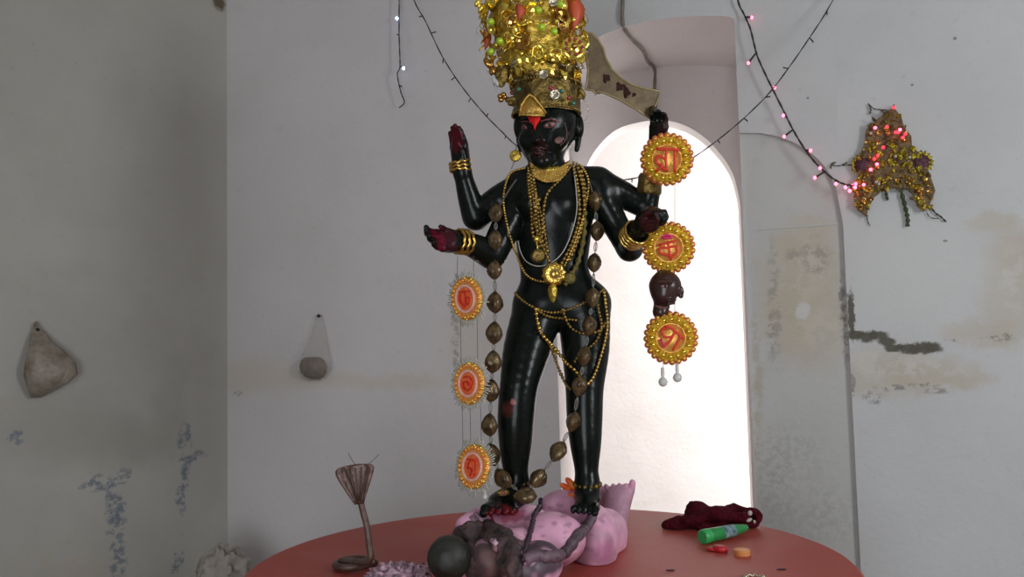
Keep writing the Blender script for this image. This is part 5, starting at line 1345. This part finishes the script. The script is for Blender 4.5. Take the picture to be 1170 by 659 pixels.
# ------------------------------------------------------------------ bags on the walls
def nailat(x, y, w, label):
    p, n = hitwall(x, y, w); b = MB(); b.tube([p-n*.01, p+n*.028], .0035, 8); b.ell(p+n*.028, (.008, .008, .008), 10, 6)
    b.build('nail', K['nail'], label=label, cat='nail'); return p, n
p, n = nailat(41, 377, 'left', 'black nail holding the beige bag on the left wall')
q0_, nn = hitwall(50, 418, 'left'); tl = V((-nn.y, nn.x, 0)).normalized()
tl = -tl if tl.x < 0 else tl
def LW(x, y, off=0): a, n_ = hitwall(x, y, 'left'); return a+n_*off
prof_b = [(372, 40, 3), (380, 42, 7), (390, 45, 13), (402, 50, 21), (415, 52, 26), (428, 53, 27), (438, 50, 24), (447, 44, 15), (454, 40, 6)]
b = MB(); vs = []; fs = []; ns = 30
for k, (y, x, w) in enumerate(prof_b):
    c = LW(x, y, .012+m(w, 3.2)*.55)
    for j in range(ns):
        a = 2*math.pi*j/ns; q = 1+.22*noise.noise(V((math.cos(a)*2, math.sin(a)*2, k*.55)))+.10*(.5-abs(noise.noise(V((math.cos(a)*5, math.sin(a)*5, k*.8))))*2)
        vs.append(c+tl*math.cos(a)*m(w, 3.2)*.98*q+nn*math.sin(a)*m(w, 3.2)*.5*q)
for k in range(len(prof_b)-1):
    for j in range(ns): l = (j+1) % ns; fs.append((k*ns+j, k*ns+l, (k+1)*ns+l, (k+1)*ns+j))
fs += [tuple(range(ns))[::-1], tuple((len(prof_b)-1)*ns+j for j in range(ns))]
b.add(vs, fs); bag = b.build('plastic_bag', K['bag'], label='crumpled beige plastic bag hanging on the left wall', cat='bag')
b = MB(); b.tube(bez([LW(40, 378, .02), LW(37, 372, .022), LW(40, 368, .024), LW(43, 374, .022), LW(44, 380, .02)], 5), .004, 6); b.tube([LW(57, 446, .05), LW(66, 438, .05), LW(78, 427, .045)], [.004, .006, .003], 6); b.tube([LW(78, 428, .045), LW(70, 428, .05), LW(62, 420, .055)], .003, 6); b.build('bag_handle', K['bag'], bag)
p, n = nailat(366, 361, 'back', 'black nail holding the clear bag on the back wall')
def BW(x, y, off=0): a, n_ = hitwall(x, y, 'back'); return a+n_*off
nn = hitwall(366, 361, 'back')[1]; tl = V((1, 0, 0))
def bagprof(pf, mt, name, par=None, **kw):
    b = MB(); vs = []; fs = []; ns = 28
    for k, (y, x, w) in enumerate(pf):
        c = BW(x, y, .008+m(w, 3.9)*.55)
        for j in range(ns):
            a = 2*math.pi*j/ns; q = 1+.14*noise.noise(V((math.cos(a)*2, math.sin(a)*2, k*.7+w*.1)))
            vs.append(c+tl*math.cos(a)*m(w, 3.9)*q+nn*math.sin(a)*m(w, 3.9)*.5*q)
    for k in range(len(pf)-1):
        for j in range(ns): l = (j+1) % ns; fs.append((k*ns+j, k*ns+l, (k+1)*ns+l, (k+1)*ns+j))
    fs += [tuple(range(ns))[::-1], tuple((len(pf)-1)*ns+j for j in range(ns))]
    b.add(vs, fs); return b.build(name, mt, par, **kw)
cbag = bagprof([(360, 366, 4), (368, 366, 5), (380, 366, 8), (392, 365, 12), (404, 364, 16), (415, 363.5, 18.5), (425, 363, 18), (432, 362, 13), (435, 362, 6)], K['clearbag'], 'plastic_bag', label='clear plastic bag with brown contents hanging on the back wall', cat='bag')
bagprof([(408, 359, 8), (411, 360, 13), (418, 361, 15.5), (425, 361, 15.5), (430, 362, 11), (433, 362, 5)], K['bagfill'], 'bag_contents', cbag, label='brown dried contents')
# small cloth lump on masonry ledge in the left corner
A3 = V((A.x, A.y)); dl = (G-A).normalized(); db = (B-A).normalized()
b = MB(); l0 = A3+dl*.75; l1 = A3+db*.62; mid = V((l0.x*.5+l1.x*.5, min(l0.y, l1.y)-.02))
inn = A3+dl*.0; quadp = [A3, l0, l0+V((.45, -.10)), l1+V((.02, -.45)), l1]
top = .50; vs = [V((q.x, q.y, 0)) for q in quadp]; b.prism(vs, V((0, 0, top))); b.uv = [(p.x, p.z) for p in b.v]; b.build('trim_3', K['wl'], smooth=False, kind='structure', origin=(0, 0, 0))
cc = P(256, 645, 3.55)
crumple('cloth_bundle', (cc.x, cc.y, .60), (.088, .08, .10), K['cloth'], 'off-white cloth bundle in the corner behind the red platform', 'cloth', 5, .35, 2.2, zmin=top+.001)
c2_ = P(283, 662, 3.45); crumple('yellow_cloth', (c2_.x+.005, c2_.y, .535), (.035, .04, .035), K['yellowcloth'], 'dark yellow cloth scrap beside the off-white bundle', 'cloth', 9, .3, 2.2, zmin=top+.001)
c2_ = P(297, 655, 3.5); crumple('white_rag', (c2_.x, c2_.y, .55), (.045, .04, .05), K['cloth'], 'small off-white rag at the left platform edge', 'cloth', 11, .2, 2.0, zmin=top+.001)

# ------------------------------------------------------------------ light
def area(name, loc, target, sx, sy, power, colr=(1, 1, 1)):
    l = bpy.data.lights.new(name, 'AREA'); l.shape = 'RECTANGLE'; l.size = sx; l.size_y = sy; l.energy = power; l.color = colr
    o = bpy.data.objects.new(name, l); col.objects.link(o); o.location = loc; o.rotation_euler = (V(target)-V(loc)).to_track_quat('-Z', 'Y').to_euler(); return o
dc = FR.lerp(FL, (d0+d1)/2)
area('doorway_daylight', (dc.x, dc.y+.05, 1.2), (.6, 3.6, 1.7), 1.5, 2.1, 66, (.92, .96, 1))
sd_ = FR.lerp(Fp, .42)
area('side_window_daylight', (sd_.x-.12, sd_.y, 2.2), (-.2, 3.6, 1.9), 1.0, 1.3, 84, (.93, .965, 1))
# daylight in the passage (from its open right end)
pc_ = q1+far*.5-tb*.1
area('passage_daylight', (pc_.x, pc_.y, 1.7), (q0.x+far.x*.6, q0.y+far.y*.6, 1.5), .95, 2.6, 80, (1, .97, .97))
w = bpy.data.worlds.new('world'); bpy.context.scene.world = w; w.use_nodes = True
w.node_tree.nodes['Background'].inputs['Color'].default_value = (.75, .85, 1, 1); w.node_tree.nodes['Background'].inputs['Strength'].default_value = 1.0
sc = bpy.context.scene; sc.view_settings.view_transform = 'Standard'; sc.view_settings.look = 'None'; sc.view_settings.gamma = 1; sc.view_settings.exposure = -0.18
sc.view_settings.use_curve_mapping = False
